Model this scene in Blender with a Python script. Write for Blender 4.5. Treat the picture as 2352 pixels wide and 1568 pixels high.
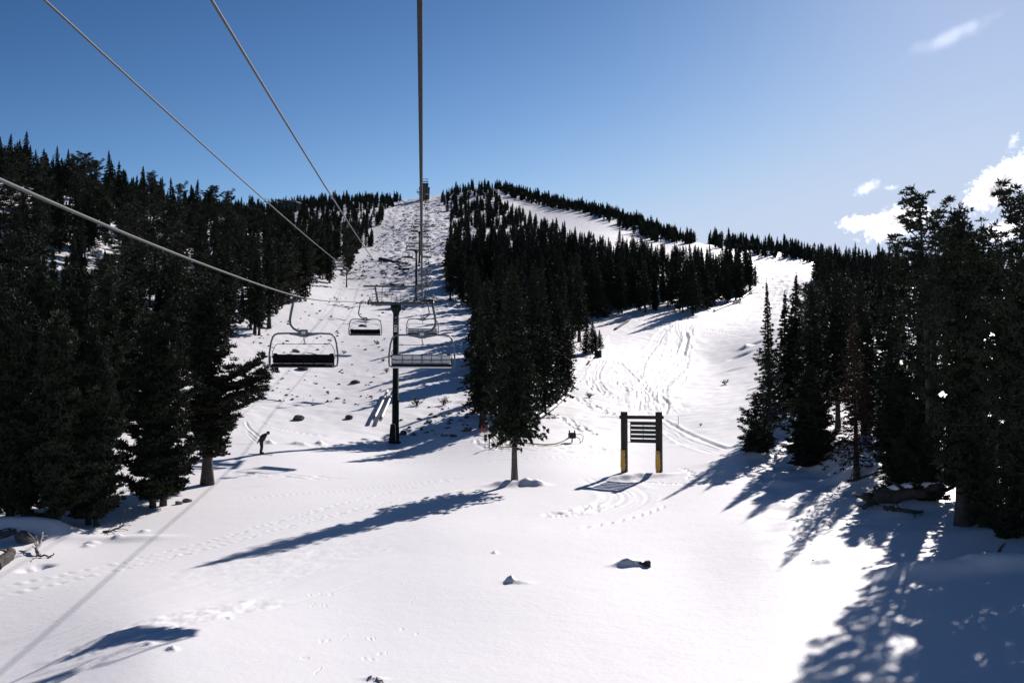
import bpy, bmesh, math, random
import numpy as np
from mathutils import Vector, Matrix

for o in list(bpy.data.objects):
    bpy.data.objects.remove(o)
scene = bpy.context.scene
COL = scene.collection
R = math.radians

# ------------------------------------------------------------------ camera, sky, sun, exposure
F, CX, CY = 2287.0, 1176.0, 784.0          # photo measured on a 2352 x 1568 grid
PITCH = math.atan(116 / F)
cam_d = bpy.data.cameras.new('camera')
cam = bpy.data.objects.new('camera', cam_d)
COL.objects.link(cam)
cam_d.sensor_fit = 'HORIZONTAL'
cam_d.sensor_width = 36
cam_d.lens = 36 * F / 2352
cam_d.clip_start = 0.1
cam_d.clip_end = 20000
cam.location = (0, 0, 0)
cam.rotation_euler = (math.pi / 2 + PITCH, 0, 0)
scene.camera = cam

SUN_DIR = Vector((0.82, 1.64, 1.0)).normalized()      # towards the sun
SUN_EL = math.asin(SUN_DIR.z)
SUN_AZ = math.atan2(SUN_DIR.x, SUN_DIR.y)             # from +Y towards +X
world = bpy.data.worlds.new('World')
scene.world = world
world.use_nodes = True
wn = world.node_tree
wn.nodes.clear()
w_out = wn.nodes.new('ShaderNodeOutputWorld')
w_bg = wn.nodes.new('ShaderNodeBackground')
w_sky = wn.nodes.new('ShaderNodeTexSky')
w_sky.sky_type = 'NISHITA'
w_sky.sun_disc = False
w_sky.sun_elevation = SUN_EL
w_sky.sun_rotation = SUN_AZ
w_sky.altitude = 2600
w_sky.air_density = 1.0
w_sky.dust_density = 0.9
w_sky.ozone_density = 3.2
w_bg.inputs['Strength'].default_value = 0.052
w_gm = wn.nodes.new('ShaderNodeGamma')
w_gm.inputs['Gamma'].default_value = 2.0
w_hs = wn.nodes.new('ShaderNodeHueSaturation')
w_hs.inputs['Saturation'].default_value = .86
w_hs.inputs['Value'].default_value = .27
wn.links.new(w_sky.outputs[0], w_gm.inputs[0])
wn.links.new(w_gm.outputs[0], w_hs.inputs['Color'])
KS = .0667                                             # film response of the sky, channel by channel
w_sp = wn.nodes.new('ShaderNodeSeparateColor')
w_cb = wn.nodes.new('ShaderNodeCombineColor')
wn.links.new(w_hs.outputs[0], w_sp.inputs[0])
for ch, (gain, power, top) in enumerate(((2.4, 1.55, .58), (1.27, 1.15, .67), (.84, .97, .86))):
    a_ = wn.nodes.new('ShaderNodeMath'); a_.operation = 'MULTIPLY'; a_.inputs[1].default_value = KS
    b_ = wn.nodes.new('ShaderNodeMath'); b_.operation = 'POWER'; b_.inputs[1].default_value = power
    c_ = wn.nodes.new('ShaderNodeMath'); c_.operation = 'MULTIPLY'; c_.inputs[1].default_value = gain / KS
    d_ = wn.nodes.new('ShaderNodeMath'); d_.operation = 'SMOOTH_MIN'; d_.inputs[1].default_value = top / KS; d_.inputs[2].default_value = .5 / KS
    wn.links.new(w_sp.outputs[ch], a_.inputs[0])
    for p_, q_ in ((a_, b_), (b_, c_), (c_, d_)):
        wn.links.new(p_.outputs[0], q_.inputs[0])
    wn.links.new(d_.outputs[0], w_cb.inputs[ch])
wn.links.new(w_cb.outputs[0], w_bg.inputs[0])
wn.links.new(w_bg.outputs[0], w_out.inputs[0])

sun_d = bpy.data.lights.new('sun', 'SUN')
sun_d.energy = 5.0
sun_d.angle = R(0.5)
sun_d.color = (1.0, 0.93, 0.895)
sun = bpy.data.objects.new('sun', sun_d)
COL.objects.link(sun)
sun.rotation_euler = SUN_DIR.to_track_quat('Z', 'Y').to_euler()
sun.location = (200, 400, 300)

scene.view_settings.view_transform = 'Standard'
scene.view_settings.look = 'None'
scene.view_settings.gamma = 1
scene.view_settings.exposure = 0.37
scene.cycles.max_bounces = 6
scene.cycles.diffuse_bounces = 3
scene.cycles.volume_bounces = 5
scene.cycles.use_denoising = True

# ------------------------------------------------------------------ pixel <-> world
cp, sp = math.cos(PITCH), math.sin(PITCH)


def ray(px, py):
    xc, yc = (px - CX) / F, (CY - py) / F
    return np.array([xc, cp - yc * sp, sp + yc * cp])


def at(px, py, D):
    d = ray(px, py)
    return d * (D / d[1])


def proj(X, Y, Z):
    dep = Y * cp + Z * sp
    yc = (Z * cp - Y * sp) / dep
    return CX + F * X / dep, CY - F * yc


# ------------------------------------------------------------------ noise
def _hash(ix, iy, s):
    h = (ix.astype(np.int64) * 374761393 + iy.astype(np.int64) * 668265263 + s * 974711) & 0x7fffffff
    h = ((h ^ (h >> 13)) * 1274126177) & 0x7fffffff
    return (h ^ (h >> 16)) & 0xffff


def noise(x, y, s=0):
    x = np.asarray(x, float); y = np.asarray(y, float)
    ix, iy = np.floor(x), np.floor(y)
    fx, fy = x - ix, y - iy
    u, v = fx * fx * fx * (fx * (fx * 6 - 15) + 10), fy * fy * fy * (fy * (fy * 6 - 15) + 10)

    def g(jx, jy):
        a = _hash(ix + jx, iy + jy, s) * (2 * math.pi / 65536)
        return np.cos(a) * (fx - jx) + np.sin(a) * (fy - jy)
    return ((g(0, 0) * (1 - u) + g(1, 0) * u) * (1 - v) + (g(0, 1) * (1 - u) + g(1, 1) * u) * v) * 1.5


def fbm(x, y, s=0, o=3):
    a, t = 1.0, 0
    for k in range(o):
        t = t + a * noise(x, y, s + k)
        x, y, a = x * 2.03, y * 2.03, a * .5
    return t


def sstep(a, b, x):
    t = np.clip((x - a) / (b - a), 0, 1)
    return t * t * (3 - 2 * t)


# ------------------------------------------------------------------ the lie of the land: (column, row, depth in metres)
Z0 = -7.0
CTRL = [
    # bottom of the run
    (325, 1470, 24.2), (1176, 1568, 22.4), (2352, 1568, 20), (2700, 1500, 21), (-300, 1500, 26), (800, 1500, 24.5), (1700, 1500, 24),
    (0, 1300, 35), (-300, 1300, 34), (440, 1300, 34), (700, 1250, 38), (1000, 1200, 42.5), (1176, 1300, 34.5), (1600, 1300, 34),
    (1182, 1110, 55), (1470, 1087, 59), (330, 1170, 46), (460, 1110, 53), (50, 1200, 42), (200, 1225, 41), (600, 1045, 64),
    (1700, 1150, 46), (1950, 1300, 31), (1800, 1250, 35), (2215, 1205, 35), (2000, 1110, 46), (2340, 1245, 31), (1860, 1072, 54),
    (1740, 1045, 59), (1930, 1062, 53), (2100, 1130, 42), (2600, 1200, 36),
    (905, 1015, 78), (700, 1025, 70), (500, 1030, 66), (300, 985, 68), (0, 960, 70), (-300, 960, 68), (1240, 1023, 69), (1100, 985, 80),
    # lift line
    (870, 960, 86), (780, 900, 101), (900, 900, 100), (800, 800, 137), (950, 800, 135), (953, 692, 212), (960, 640, 255),
    (958, 605, 287), (958, 586, 330), (950, 520, 445), (960, 470, 585), (975, 453, 625), (890, 470, 600), (870, 540, 420),
    (1030, 690, 215), (1075, 850, 118), (1060, 930, 95), (1040, 760, 160), (1040, 560, 380), (1015, 462, 605),
    # left hillside
    (520, 785, 126), (600, 760, 140), (690, 690, 185), (795, 660, 240), (840, 580, 345), (380, 900, 88), (200, 860, 88), (0, 860, 84),
    (200, 720, 125), (0, 680, 125), (-300, 700, 115), (400, 640, 180), (250, 560, 195), (500, 560, 260), (620, 500, 450), (700, 560, 350),
    (-300, 400, 220), (0, 424, 225), (150, 450, 245), (330, 480, 285), (450, 490, 350), (560, 488, 470), (700, 478, 560), (850, 462, 605),
    (-300, 480, 330), (0, 500, 340), (150, 510, 370), (330, 530, 430), (450, 530, 520), (560, 530, 680), (700, 530, 760), (850, 520, 800),
    # right piste and the wood between
    (1480, 1000, 79), (1350, 960, 88), (1460, 900, 111), (1310, 900, 108), (1560, 745, 190), (1450, 745, 190), (1400, 720, 208), (1590, 720, 212),
    (1330, 800, 152), (1700, 690, 255), (1735, 660, 290), (1640, 830, 150), (1790, 610, 390), (1820, 590, 425), (1880, 605, 400),
    (1100, 700, 215), (1200, 640, 270), (1350, 620, 300), (1550, 640, 280), (1300, 560, 400), (1400, 550, 430), (1500, 562, 440), (1600, 567, 430),
    (1210, 478, 595), (1300, 505, 530), (1400, 530, 480), (1130, 432, 680), (1060, 443, 640),
    (1250, 462, 640), (1340, 482, 600), (1450, 510, 555), (1560, 548, 495), (1630, 566, 440), (1720, 574, 480), (1820, 584, 445),
    (1000, 520, 800), (1130, 500, 860), (1250, 530, 830), (1340, 550, 780), (1450, 570, 720), (1560, 600, 640), (1650, 620, 580), (1760, 640, 620), (1860, 650, 560),
    # right-hand slope
    (1700, 1000, 70), (1650, 950, 86), (1700, 900, 104), (1760, 780, 155), (1770, 700, 230), (2000, 900, 74), (2350, 950, 62), (2700, 1000, 55),
    (2000, 760, 125), (2300, 780, 100), (1900, 615, 370), (2000, 625, 280), (2100, 650, 230), (2350, 670, 200), (2700, 670, 190),
    (2000, 690, 420), (2100, 710, 350), (2350, 740, 320), (2700, 750, 300),
]
_c = np.array([at(*c) for c in CTRL])
_th, _r = np.arctan2(_c[:, 0], _c[:, 1]), np.hypot(_c[:, 0], _c[:, 1])
_q = (_c[:, 2] - Z0) / _r
_U, _V = _th * 3.2, np.log(_r)
KC = .1


def _phi(du, dv):
    return np.sqrt(du * du + dv * dv + KC * KC)


_n = len(_U)
_A = np.zeros((_n + 3, _n + 3))
_A[:_n, :_n] = _phi(_U[:, None] - _U, _V[:, None] - _V) - np.eye(_n) * 0.003
_A[:_n, _n:] = np.stack([np.ones(_n), _U, _V], 1)
_A[_n:, :_n] = _A[:_n, _n:].T
_W = np.linalg.solve(_A, np.concatenate([_q, np.zeros(3)]))
RMIN, RMAX = 19.0, 900.0


def base_z(X, Y):
    X = np.asarray(X, float); Y = np.asarray(Y, float)
    sh = X.shape
    X, Y = X.ravel(), Y.ravel()
    th, r = np.arctan2(X, Y), np.hypot(X, Y)
    u = np.clip(th, R(-36), R(36)) * 3.2
    rc = np.clip(r, RMIN, RMAX)
    v = np.log(rc)
    q = np.empty_like(u)
    for i in range(0, len(u), 40000):
        a, b = u[i:i + 40000], v[i:i + 40000]
        q[i:i + 40000] = _phi(a[:, None] - _U, b[:, None] - _V) @ _W[:_n] + _W[_n] + _W[_n + 1] * a + _W[_n + 2] * b
    z = Z0 + np.where(r < RMIN, r, rc) * q - np.maximum(0, r - RMAX) * .35
    back = sstep(R(45), R(100), np.abs(th))
    z = z * (1 - back) + Z0 * back
    return z.reshape(sh)


def hummocks(X, Y, z):
    r = np.hypot(X, Y)
    px, py = proj(X, np.maximum(Y, 1), z)
    lift = sstep(860, 900, px - 0 * py) * (1 - sstep(1030, 1075, px)) * sstep(150, 230, r)
    wood = np.maximum((1 - sstep(480, 560, px)) * sstep(60, 90, r), sstep(1720, 1800, px) * sstep(32, 45, r))
    wood = np.maximum(wood, sstep(1020, 1060, px) * (1 - sstep(1120, 1250, px)) * sstep(80, 92, r))
    h = .05 * noise(X / 7, Y / 7, 3) + .14 * noise(X / 23, Y / 23, 4) * sstep(40, 90, r)
    h = h + (lift * .5 + wood * .22) * fbm(X / 4.2, Y / 4.2, 11, 3)
    h = h + sstep(60, 90, r) * .05 * fbm(X / 2.2, Y / 2.2, 21, 2)
    return h


def ground_z(X, Y):
    X = np.asarray(X, float); Y = np.asarray(Y, float)
    z = base_z(X, Y)
    return z + hummocks(X, Y, z)


_RS = np.exp(np.linspace(math.log(16), math.log(880), 1600))


def ground(px, py):
    """where the line of sight through a photo point meets the snow"""
    d = ray(px, py)
    d = d / math.hypot(d[0], d[1])
    X, Y, Z = d[0] * _RS, d[1] * _RS, d[2] * _RS
    f = Z - base_z(X, Y)
    k = np.nonzero(f < 0)[0]
    i = k[0] if len(k) else len(f) - 1
    i = max(i, 1)
    t = f[i - 1] / (f[i - 1] - f[i]) if f[i] < 0 < f[i - 1] else 1
    r = _RS[i - 1] + t * (_RS[i] - _RS[i - 1])
    x, y = d[0] * r, d[1] * r
    return np.array([x, y, float(ground_z(np.array([x]), np.array([y]))[0])])


def gpath(pts, step=1.0):
    """a photo polyline laid on the snow, resampled smoothly"""
    P = np.array([ground(*p) for p in pts])[:, :2]
    if len(P) > 2:
        t = np.concatenate([[0], np.cumsum(np.hypot(*np.diff(P, axis=0).T))])
        n = max(8, int(t[-1] / step))
        s = np.linspace(0, t[-1], n)
        Q = np.stack([np.interp(s, t, P[:, k]) for k in (0, 1)], 1)
        for _ in range(max(2, n // 12)):
            Q[1:-1] = (Q[:-2] + 2 * Q[1:-1] + Q[2:]) / 4
        return Q
    n = max(2, int(np.hypot(*(P[1] - P[0])) / step))
    return P[0] + (P[1] - P[0]) * np.linspace(0, 1, n)[:, None]


# ------------------------------------------------------------------ mesh helpers
class MB:
    def __init__(s):
        s.v, s.f, s.n = [], [], 0

    def add(s, v, f):
        v = np.asarray(v, float).reshape(-1, 3)
        s.v.append(v)
        s.f += [tuple(int(i) + s.n for i in q) for q in f]
        s.n += len(v)
        return s

    def box(s, c, size, rot=None, bev=0):
        hx, hy, hz = size[0] / 2, size[1] / 2, size[2] / 2
        b = min(bev, hx * .9, hy * .9, hz * .9)
        if b <= 0:
            v = np.array([[x, y, z] for x in (-hx, hx) for y in (-hy, hy) for z in (-hz, hz)])
            f = [(0, 1, 3, 2), (4, 6, 7, 5), (0, 4, 5, 1), (2, 3, 7, 6), (0, 2, 6, 4), (1, 5, 7, 3)]
        else:
            bm = bmesh.new()
            bmesh.ops.create_cube(bm, size=1)
            for q in bm.verts:
                q.co = Vector((q.co.x * hx * 2, q.co.y * hy * 2, q.co.z * hz * 2))
            bmesh.ops.bevel(bm, geom=list(bm.edges), offset=b, segments=2, affect='EDGES')
            bm.verts.index_update()
            v = np.array([q.co[:] for q in bm.verts])
            f = [[q.index for q in p.verts] for p in bm.faces]
            bm.free()
        if rot is not None:
            v = v @ np.array(rot).T
        return s.add(v + np.array(c), f)

    def tube(s, pts, rad, n=10, cap=True):
        P = np.asarray(pts, float)
        m = len(P)
        rad = np.broadcast_to(np.asarray(rad, float), (m,))
        T = np.gradient(P, axis=0)
        T /= np.linalg.norm(T, axis=1)[:, None] + 1e-12
        up = np.array([0, 0, 1.]) if abs(T[0][2]) < .9 else np.array([1., 0, 0])
        u = np.cross(T[0], up); u /= np.linalg.norm(u)
        V = []
        a = np.linspace(0, 2 * math.pi, n, endpoint=False)
        for i in range(m):
            u = u - T[i] * np.dot(u, T[i]); u /= np.linalg.norm(u) + 1e-12
            w = np.cross(T[i], u)
            V.append(P[i] + rad[i] * (np.cos(a)[:, None] * u + np.sin(a)[:, None] * w))
        f = [(i * n + k, i * n + (k + 1) % n, (i + 1) * n + (k + 1) % n, (i + 1) * n + k) for i in range(m - 1) for k in range(n)]
        if cap:
            f += [tuple(range(n - 1, -1, -1)), tuple((m - 1) * n + k for k in range(n))]
        return s.add(np.concatenate(V), f)

    def build(s, name, mat, parent=None, smooth=False):
        v = np.concatenate(s.v)
        o = bpy.data.objects.new(name, mesh_np(name, v, s.f, mat, smooth))
        COL.objects.link(o)
        if parent is not None:
            o.parent = parent
        return o


def mesh_np(name, v, f, mat, smooth=False):
    me = bpy.data.meshes.new(name)
    if isinstance(f, np.ndarray):
        n, k = f.shape
        me.vertices.add(len(v)); me.vertices.foreach_set('co', np.ascontiguousarray(v, np.float32).ravel())
        me.loops.add(n * k); me.loops.foreach_set('vertex_index', np.ascontiguousarray(f, np.int32).ravel())
        me.polygons.add(n)
        me.polygons.foreach_set('loop_start', np.arange(0, n * k, k, dtype=np.int32))
        me.polygons.foreach_set('loop_total', np.full(n, k, np.int32))
        if smooth:
            me.polygons.foreach_set('use_smooth', np.ones(n, bool))
        me.update(calc_edges=True)
    else:
        me.from_pydata([tuple(p) for p in v], [], f)
        if smooth:
            me.polygons.foreach_set('use_smooth', np.ones(len(me.polygons), bool))
        me.update()
    if mat is not None:
        me.materials.append(mat)
    return me


def link(name, me, parent=None):
    o = bpy.data.objects.new(name, me)
    COL.objects.link(o)
    if parent is not None:
        o.parent = parent
    return o


def tag(o, label=None, cat=None, group=None, kind=None):
    if label: o['label'] = label
    if cat: o['category'] = cat
    if group: o['group'] = group
    if kind: o['kind'] = kind
    return o


def empty(name, loc, rz=0):
    o = bpy.data.objects.new(name, None)
    COL.objects.link(o)
    o.location = loc
    o.rotation_euler = (0, 0, rz)
    o.empty_display_size = .3
    return o


def kids(o):
    return [c for c in bpy.data.objects if c.parent is o]


def copy_tree(o, parent=None, ch=None):
    c = o.copy()
    COL.objects.link(c)
    if parent is not None:
        c.parent = parent
    for k in kids(o):
        copy_tree(k, c)
    return c


def rotz(a):
    return np.array([[math.cos(a), -math.sin(a), 0], [math.sin(a), math.cos(a), 0], [0, 0, 1]])


def rot_to(d):
    return np.array(Vector(d).to_track_quat('Y', 'Z').to_matrix())


# ------------------------------------------------------------------ materials
def mat(name, col, rough=.6, metal=0., var=0., scale=8., bump=0., bscale=40., col2=None, spec=.5, objvar=0.):
    m = bpy.data.materials.new(name)
    m.use_nodes = True
    nt = m.node_tree
    b = nt.nodes['Principled BSDF']
    b.inputs['Roughness'].default_value = rough
    b.inputs['Metallic'].default_value = metal
    b.inputs['Specular IOR Level'].default_value = spec
    b.inputs['Base Color'].default_value = (*col, 1)
    tc = nt.nodes.new('ShaderNodeTexCoord')
    if var or col2:
        nz = nt.nodes.new('ShaderNodeTexNoise')
        nz.inputs['Scale'].default_value = scale
        nz.inputs['Detail'].default_value = 5
        nt.links.new(tc.outputs['Object'], nz.inputs['Vector'])
        rp = nt.nodes.new('ShaderNodeValToRGB')
        c2 = col2 or tuple(min(1, x * (1 + var)) for x in col)
        c1 = col if col2 else tuple(x * (1 - var) for x in col)
        rp.color_ramp.elements[0].position = .35
        rp.color_ramp.elements[1].position = .65
        rp.color_ramp.elements[0].color = (*c1, 1)
        rp.color_ramp.elements[1].color = (*c2, 1)
        nt.links.new(nz.outputs['Fac'], rp.inputs[0])
        out = rp.outputs[0]
        if objvar:
            oi = nt.nodes.new('ShaderNodeObjectInfo')
            hs = nt.nodes.new('ShaderNodeHueSaturation')
            mr = nt.nodes.new('ShaderNodeMapRange')
            mr.inputs['To Min'].default_value = 1 - objvar
            mr.inputs['To Max'].default_value = 1 + objvar
            nt.links.new(oi.outputs['Random'], mr.inputs['Value'])
            nt.links.new(mr.outputs[0], hs.inputs['Value'])
            nt.links.new(out, hs.inputs['Color'])
            out = hs.outputs[0]
        nt.links.new(out, b.inputs['Base Color'])
    if bump:
        n2 = nt.nodes.new('ShaderNodeTexNoise')
        n2.inputs['Scale'].default_value = bscale
        n2.inputs['Detail'].default_value = 6
        nt.links.new(tc.outputs['Object'], n2.inputs['Vector'])
        bp = nt.nodes.new('ShaderNodeBump')
        bp.inputs['Strength'].default_value = bump
        bp.inputs['Distance'].default_value = .05
        nt.links.new(n2.outputs['Fac'], bp.inputs['Height'])
        nt.links.new(bp.outputs[0], b.inputs['Normal'])
    return m


def snow_material():
    m = bpy.data.materials.new('snow')
    m.use_nodes = True
    nt = m.node_tree
    b = nt.nodes['Principled BSDF']
    b.inputs['Base Color'].default_value = (.87, .86, .875, 1)
    b.inputs['Roughness'].default_value = .55
    b.inputs['Specular IOR Level'].default_value = .35
    geo = nt.nodes.new('ShaderNodeNewGeometry')
    prev = None
    for sc, dist, st in ((.9, .08, .25), (5.5, .02, .35), (24, .006, .35)):
        nz = nt.nodes.new('ShaderNodeTexNoise')
        nz.inputs['Scale'].default_value = sc
        nz.inputs['Detail'].default_value = 4
        nz.inputs['Roughness'].default_value = .6
        nt.links.new(geo.outputs['Position'], nz.inputs['Vector'])
        bp = nt.nodes.new('ShaderNodeBump')
        bp.inputs['Strength'].default_value = st
        bp.inputs['Distance'].default_value = dist
        nt.links.new(nz.outputs['Fac'], bp.inputs['Height'])
        if prev is not None:
            nt.links.new(prev.outputs[0], bp.inputs['Normal'])
        prev = bp
    nt.links.new(prev.outputs[0], b.inputs['Normal'])
    return m


M = {
    'snow': snow_material(),
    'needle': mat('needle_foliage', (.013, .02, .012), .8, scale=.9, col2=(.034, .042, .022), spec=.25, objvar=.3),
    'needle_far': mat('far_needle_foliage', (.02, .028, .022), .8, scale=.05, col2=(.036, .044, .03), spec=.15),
    'needle_brown': mat('dead_needle_foliage', (.04, .02, .013), .85, scale=1.2, col2=(.075, .042, .025), spec=.1),
    'bark': mat('bark', (.06, .05, .045), .9, scale=6, col2=(.15, .125, .11), bump=.8, bscale=14),
    'bark_dark': mat('dark_bark', (.025, .021, .019), .9, scale=4, col2=(.06, .05, .044), bump=.8, bscale=12),
    'deadwood': mat('grey_deadwood', (.16, .14, .125), .85, scale=5, col2=(.3, .27, .24), bump=.5),
    'galv': mat('galvanised_steel', (.07, .085, .095), .5, .25, scale=6, col2=(.13, .15, .16), bump=.05),
    'steel_dark': mat('dark_green_steel', (.014, .021, .019), .85, 0., var=.25, scale=3, spec=.15),
    'steel_black': mat('black_steel', (.02, .022, .025), .5, .4, var=.3),
    'seat': mat('black_seat_vinyl', (.009, .009, .010), .85, var=.3, spec=.1),
    'slat': mat('grey_plastic_slats', (.5, .51, .53), .5, var=.12, scale=12),
    'rope': mat('steel_rope', (.02, .024, .026), .75, 0., var=.3, scale=20, spec=.12),
    'wire': mat('aluminium_cable', (.045, .05, .055), .7, 0., var=.15, scale=10, spec=.25),
    'white': mat('white_paint', (.8, .8, .8), .5, var=.05),
    'blue': mat('blue_paint', (.012, .07, .25), .5, var=.1),
    'ink': mat('black_ink', (.012, .012, .014), .6, var=.1),
    'wood': mat('dark_stained_timber', (.022, .013, .010), .75, scale=3, col2=(.042, .026, .02), bump=.3, bscale=20),
    'board': mat('dark_green_board', (.011, .016, .016), .6, var=.3),
    'pad': mat('ochre_canvas_pad', (.46, .25, .04), .8, scale=7, col2=(.62, .36, .07), bump=.7, bscale=9),
    'strap': mat('grey_strap', (.55, .53, .5), .7, var=.1),
    'rock': mat('granite', (.14, .13, .12), .9, scale=3, col2=(.3, .28, .26), bump=.9, bscale=7),
    'rock_dark': mat('dark_rock', (.05, .05, .05), .9, scale=3, col2=(.12, .115, .11), bump=.9, bscale=7),
    'hose': mat('yellow_hose', (.5, .34, .1), .7, var=.2),
    'pipe': mat('pale_steel_pipe', (.42, .4, .38), .5, .3, var=.1),
    'red': mat('orange_red_fabric', (.8, .08, .03), .7, var=.1),
    'cloth': mat('black_ski_clothing', (.010, .012, .013), .8, var=.3, scale=15),
    'skin': mat('skin', (.4, .24, .18), .6, var=.1),
    'twig': mat('shrub_twigs', (.07, .06, .04), .9, var=.3),
    'lodge': mat('dark_lodge_timber', (.03, .028, .027), .8, var=.3, scale=1),
    'lodge_roof': mat('grey_roof', (.12, .13, .14), .6, var=.2, scale=1),
    'glass': mat('dark_window_glass', (.04, .05, .06), .1, var=.1),
}

# ------------------------------------------------------------------ tracks and wear pressed into the snow (real relief)
def v8(pts):                      # notes taken on an enlarged crop of the right-hand run
    return [(1234.5 + .2441 * x, 689 + .2441 * y) for x, y in pts]


def vs(pts):                      # notes taken on an enlarged crop round the skier
    return [(562.7 + .0659 * x, 964.7 + .0659 * y) for x, y in pts]


TRACKS = [
    # points, width, depth, kind
    ([(-60, 1364), (0, 1352), (250, 1300), (470, 1245), (700, 1180), (900, 1128), (1080, 1094)], .42, .03, 'tread'),
    ([(-60, 1386), (0, 1373), (300, 1304), (560, 1236), (760, 1183), (950, 1140)], .42, .03, 'tread'),
    ([(-60, 1530), (0, 1512), (200, 1442), (420, 1380), (640, 1310), (850, 1258), (1030, 1222), (1200, 1195), (1350, 1180), (1440, 1160), (1448, 1140), (1420, 1120), (1370, 1095)], 2.6, .032, 'band'),
    ([(60, 1545), (260, 1470), (480, 1405), (680, 1370)], 1.2, .028, 'rough'),
    ([(400, 1350), (640, 1290), (860, 1235)], 4.0, .010, 'rough'),
    ([(-60, 1418), (0, 1400), (300, 1325), (560, 1258), (900, 1162), (1100, 1112)], .16, .03, 'rut'),
    ([(-60, 1490), (0, 1470), (420, 1350), (900, 1222), (1300, 1150)], .16, .03, 'rut'),
    ([(-60, 1482), (0, 1462), (420, 1343), (900, 1216), (1290, 1146)], .14, .025, 'rut'),
    ([(100, 1568), (520, 1425), (900, 1305), (1250, 1228)], .14, .025, 'rut'),
    ([(520, 1150), (760, 1128), (1000, 1104), (1100, 1098)], .16, .03, 'rut'),
    ([(640, 1075), (900, 1060), (1150, 1062), (1400, 1050)], .2, .03, 'rut'),
    ([(1280, 1180), (1330, 1175), (1380, 1160)], 1.3, .05, 'rough'),
    ([(1310, 1216), (1450, 1190), (1540, 1156)], .25, .06, 'steps'),
    ([(1440, 1102), (1560, 1112), (1700, 1112)], .25, .06, 'steps'),
    ([(1560, 1105), (1600, 1092), (1560, 1075)], .3, .06, 'steps'),
    ([(1810, 1242), (1900, 1215), (1990, 1196)], .2, .05, 'steps'),
    (v8([(1240, 240), (1140, 340), (1100, 420), (1020, 500), (960, 600), (940, 700), (960, 780), (1030, 870)]), 1.6, .12, 'band'),
    (v8([(1380, 235), (1350, 370), (1330, 500), (1290, 620), (1200, 720), (1090, 800), (1050, 900), (1080, 1040)]), 3.6, .16, 'band'),
    (v8([(1250, 230), (1280, 330), (1330, 420), (1330, 520)]), 1.6, .1, 'band'),
    (v8([(600, 560), (530, 680), (530, 760), (600, 850), (680, 900)]), 1.5, .16, 'band'),
    (v8([(720, 570), (800, 650), (900, 760), (1000, 860), (1060, 960)]), 1.8, .12, 'band'),
    (v8([(560, 770), (700, 730), (860, 735), (1050, 740)]), .5, .14, 'rut'),
    (v8([(750, 560), (950, 600), (1180, 690)]), .5, .14, 'rut'),
    (v8([(700, 560), (880, 530), (1280, 520)]), .4, .1, 'rut'),
    (v8([(1390, 300), (1410, 370), (1390, 430), (1370, 520)]), .8, .3, 'rut'),
    (v8([(280, 900), (450, 960), (600, 1040), (780, 1100)]), 1.6, .1, 'rough'),
    (v8([(400, 740), (470, 770), (560, 850), (680, 900), (820, 930)]), 1.2, .1, 'rough'),
    (v8([(680, 760), (850, 830), (960, 900)]), 1.4, .1, 'rough'),
    (v8([(130, 1080), (300, 1130), (450, 1220), (560, 1280)]), 1.4, .1, 'rough'),
    (v8([(370, 1102), (560, 1094), (750, 1104)]), .4, .1, 'rut'),
    (v8([(1180, 1110), (1350, 1220), (1520, 1300), (1800, 1400)]), .4, .09, 'rut'),
    (v8([(1190, 1150), (1300, 1260), (1440, 1340), (1760, 1420)]), 1.5, .06, 'band'),
    (v8([(1160, 900), (1230, 960), (1200, 1080)]), .4, .12, 'rut'),
    (v8([(1180, 890), (1280, 850), (1380, 770), (1400, 710)]), .3, .08, 'rut'),
    (v8([(880, 180), (1250, 230), (1700, 170), (2100, 130)]), 3.0, .12, 'band'),
    (v8([(1460, 245), (1800, 320), (2060, 355)]), .35, .1, 'rut'),
    (v8([(1020, 900), (1060, 1010), (1090, 1090)]), 7.0, .05, 'band'),
    (v8([(560, 1190), (800, 1130), (1000, 1180)]), 1.5, .05, 'band'),
    ([(1735, 735), (1790, 690), (1800, 660), (1770, 630)], 2.5, .14, 'band'),
    (vs([(30, 0), (60, 200), (260, 350), (430, 520), (800, 840)]), .22, .07, 'rut'),
    (vs([(0, 290), (180, 470), (450, 720)]), .18, .06, 'rut'),
    (vs([(0, 400), (250, 640), (430, 820)]), .18, .06, 'rut'),
    (vs([(470, 0), (850, 190), (1400, 340), (1900, 410), (3300, 640), (4600, 770)]), .22, .07, 'rut'),
    (vs([(130, 0), (400, 140), (860, 240)]), .18, .05, 'rut'),
    ([(490, 1021), (640, 1022), (780, 1025), (890, 1022)], .5, .06, 'rut'),
    ([(1120, 1000), (1150, 1016), (1180, 1030)], 3.0, .07, 'rough'),
    ([(1100, 1035), (1300, 1032), (1450, 1030)], 3.5, .03, 'rough'),
    ([(560, 1090), (680, 1095), (760, 1098)], 1.6, .03, 'rough'),
    ([(250, 975), (300, 1000), (330, 1020), (430, 1010)], .25, .06, 'rut'),
    ([(490, 1125), (580, 1120), (720, 1100)], .3, .05, 'rut'),
    ([(170, 1500), (300, 1465), (520, 1420)], .15, .05, 'rut'),
    ([(120, 1568), (260, 1500), (330, 1480)], .25, .07, 'rut'),
    ([(880, 1136), (1000, 1128), (1120, 1118)], .3, .03, 'rut'),
]
# short scratches and sticks blown over the near snow
_rs = random.Random(5)
for _i in range(18):
    _x, _y = _rs.uniform(690, 960), _rs.uniform(1325, 1566)
    _a, _l = _rs.choice([.2, -.1, .35, 2.2, .05, -.5]) + _rs.uniform(-.2, .2), _rs.uniform(8, 40)
    TRACKS.append(([(_x, _y), (_x + _l * math.cos(_a), _y + _l * .5 * math.sin(_a))], .04, .025, 'rut'))
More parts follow.
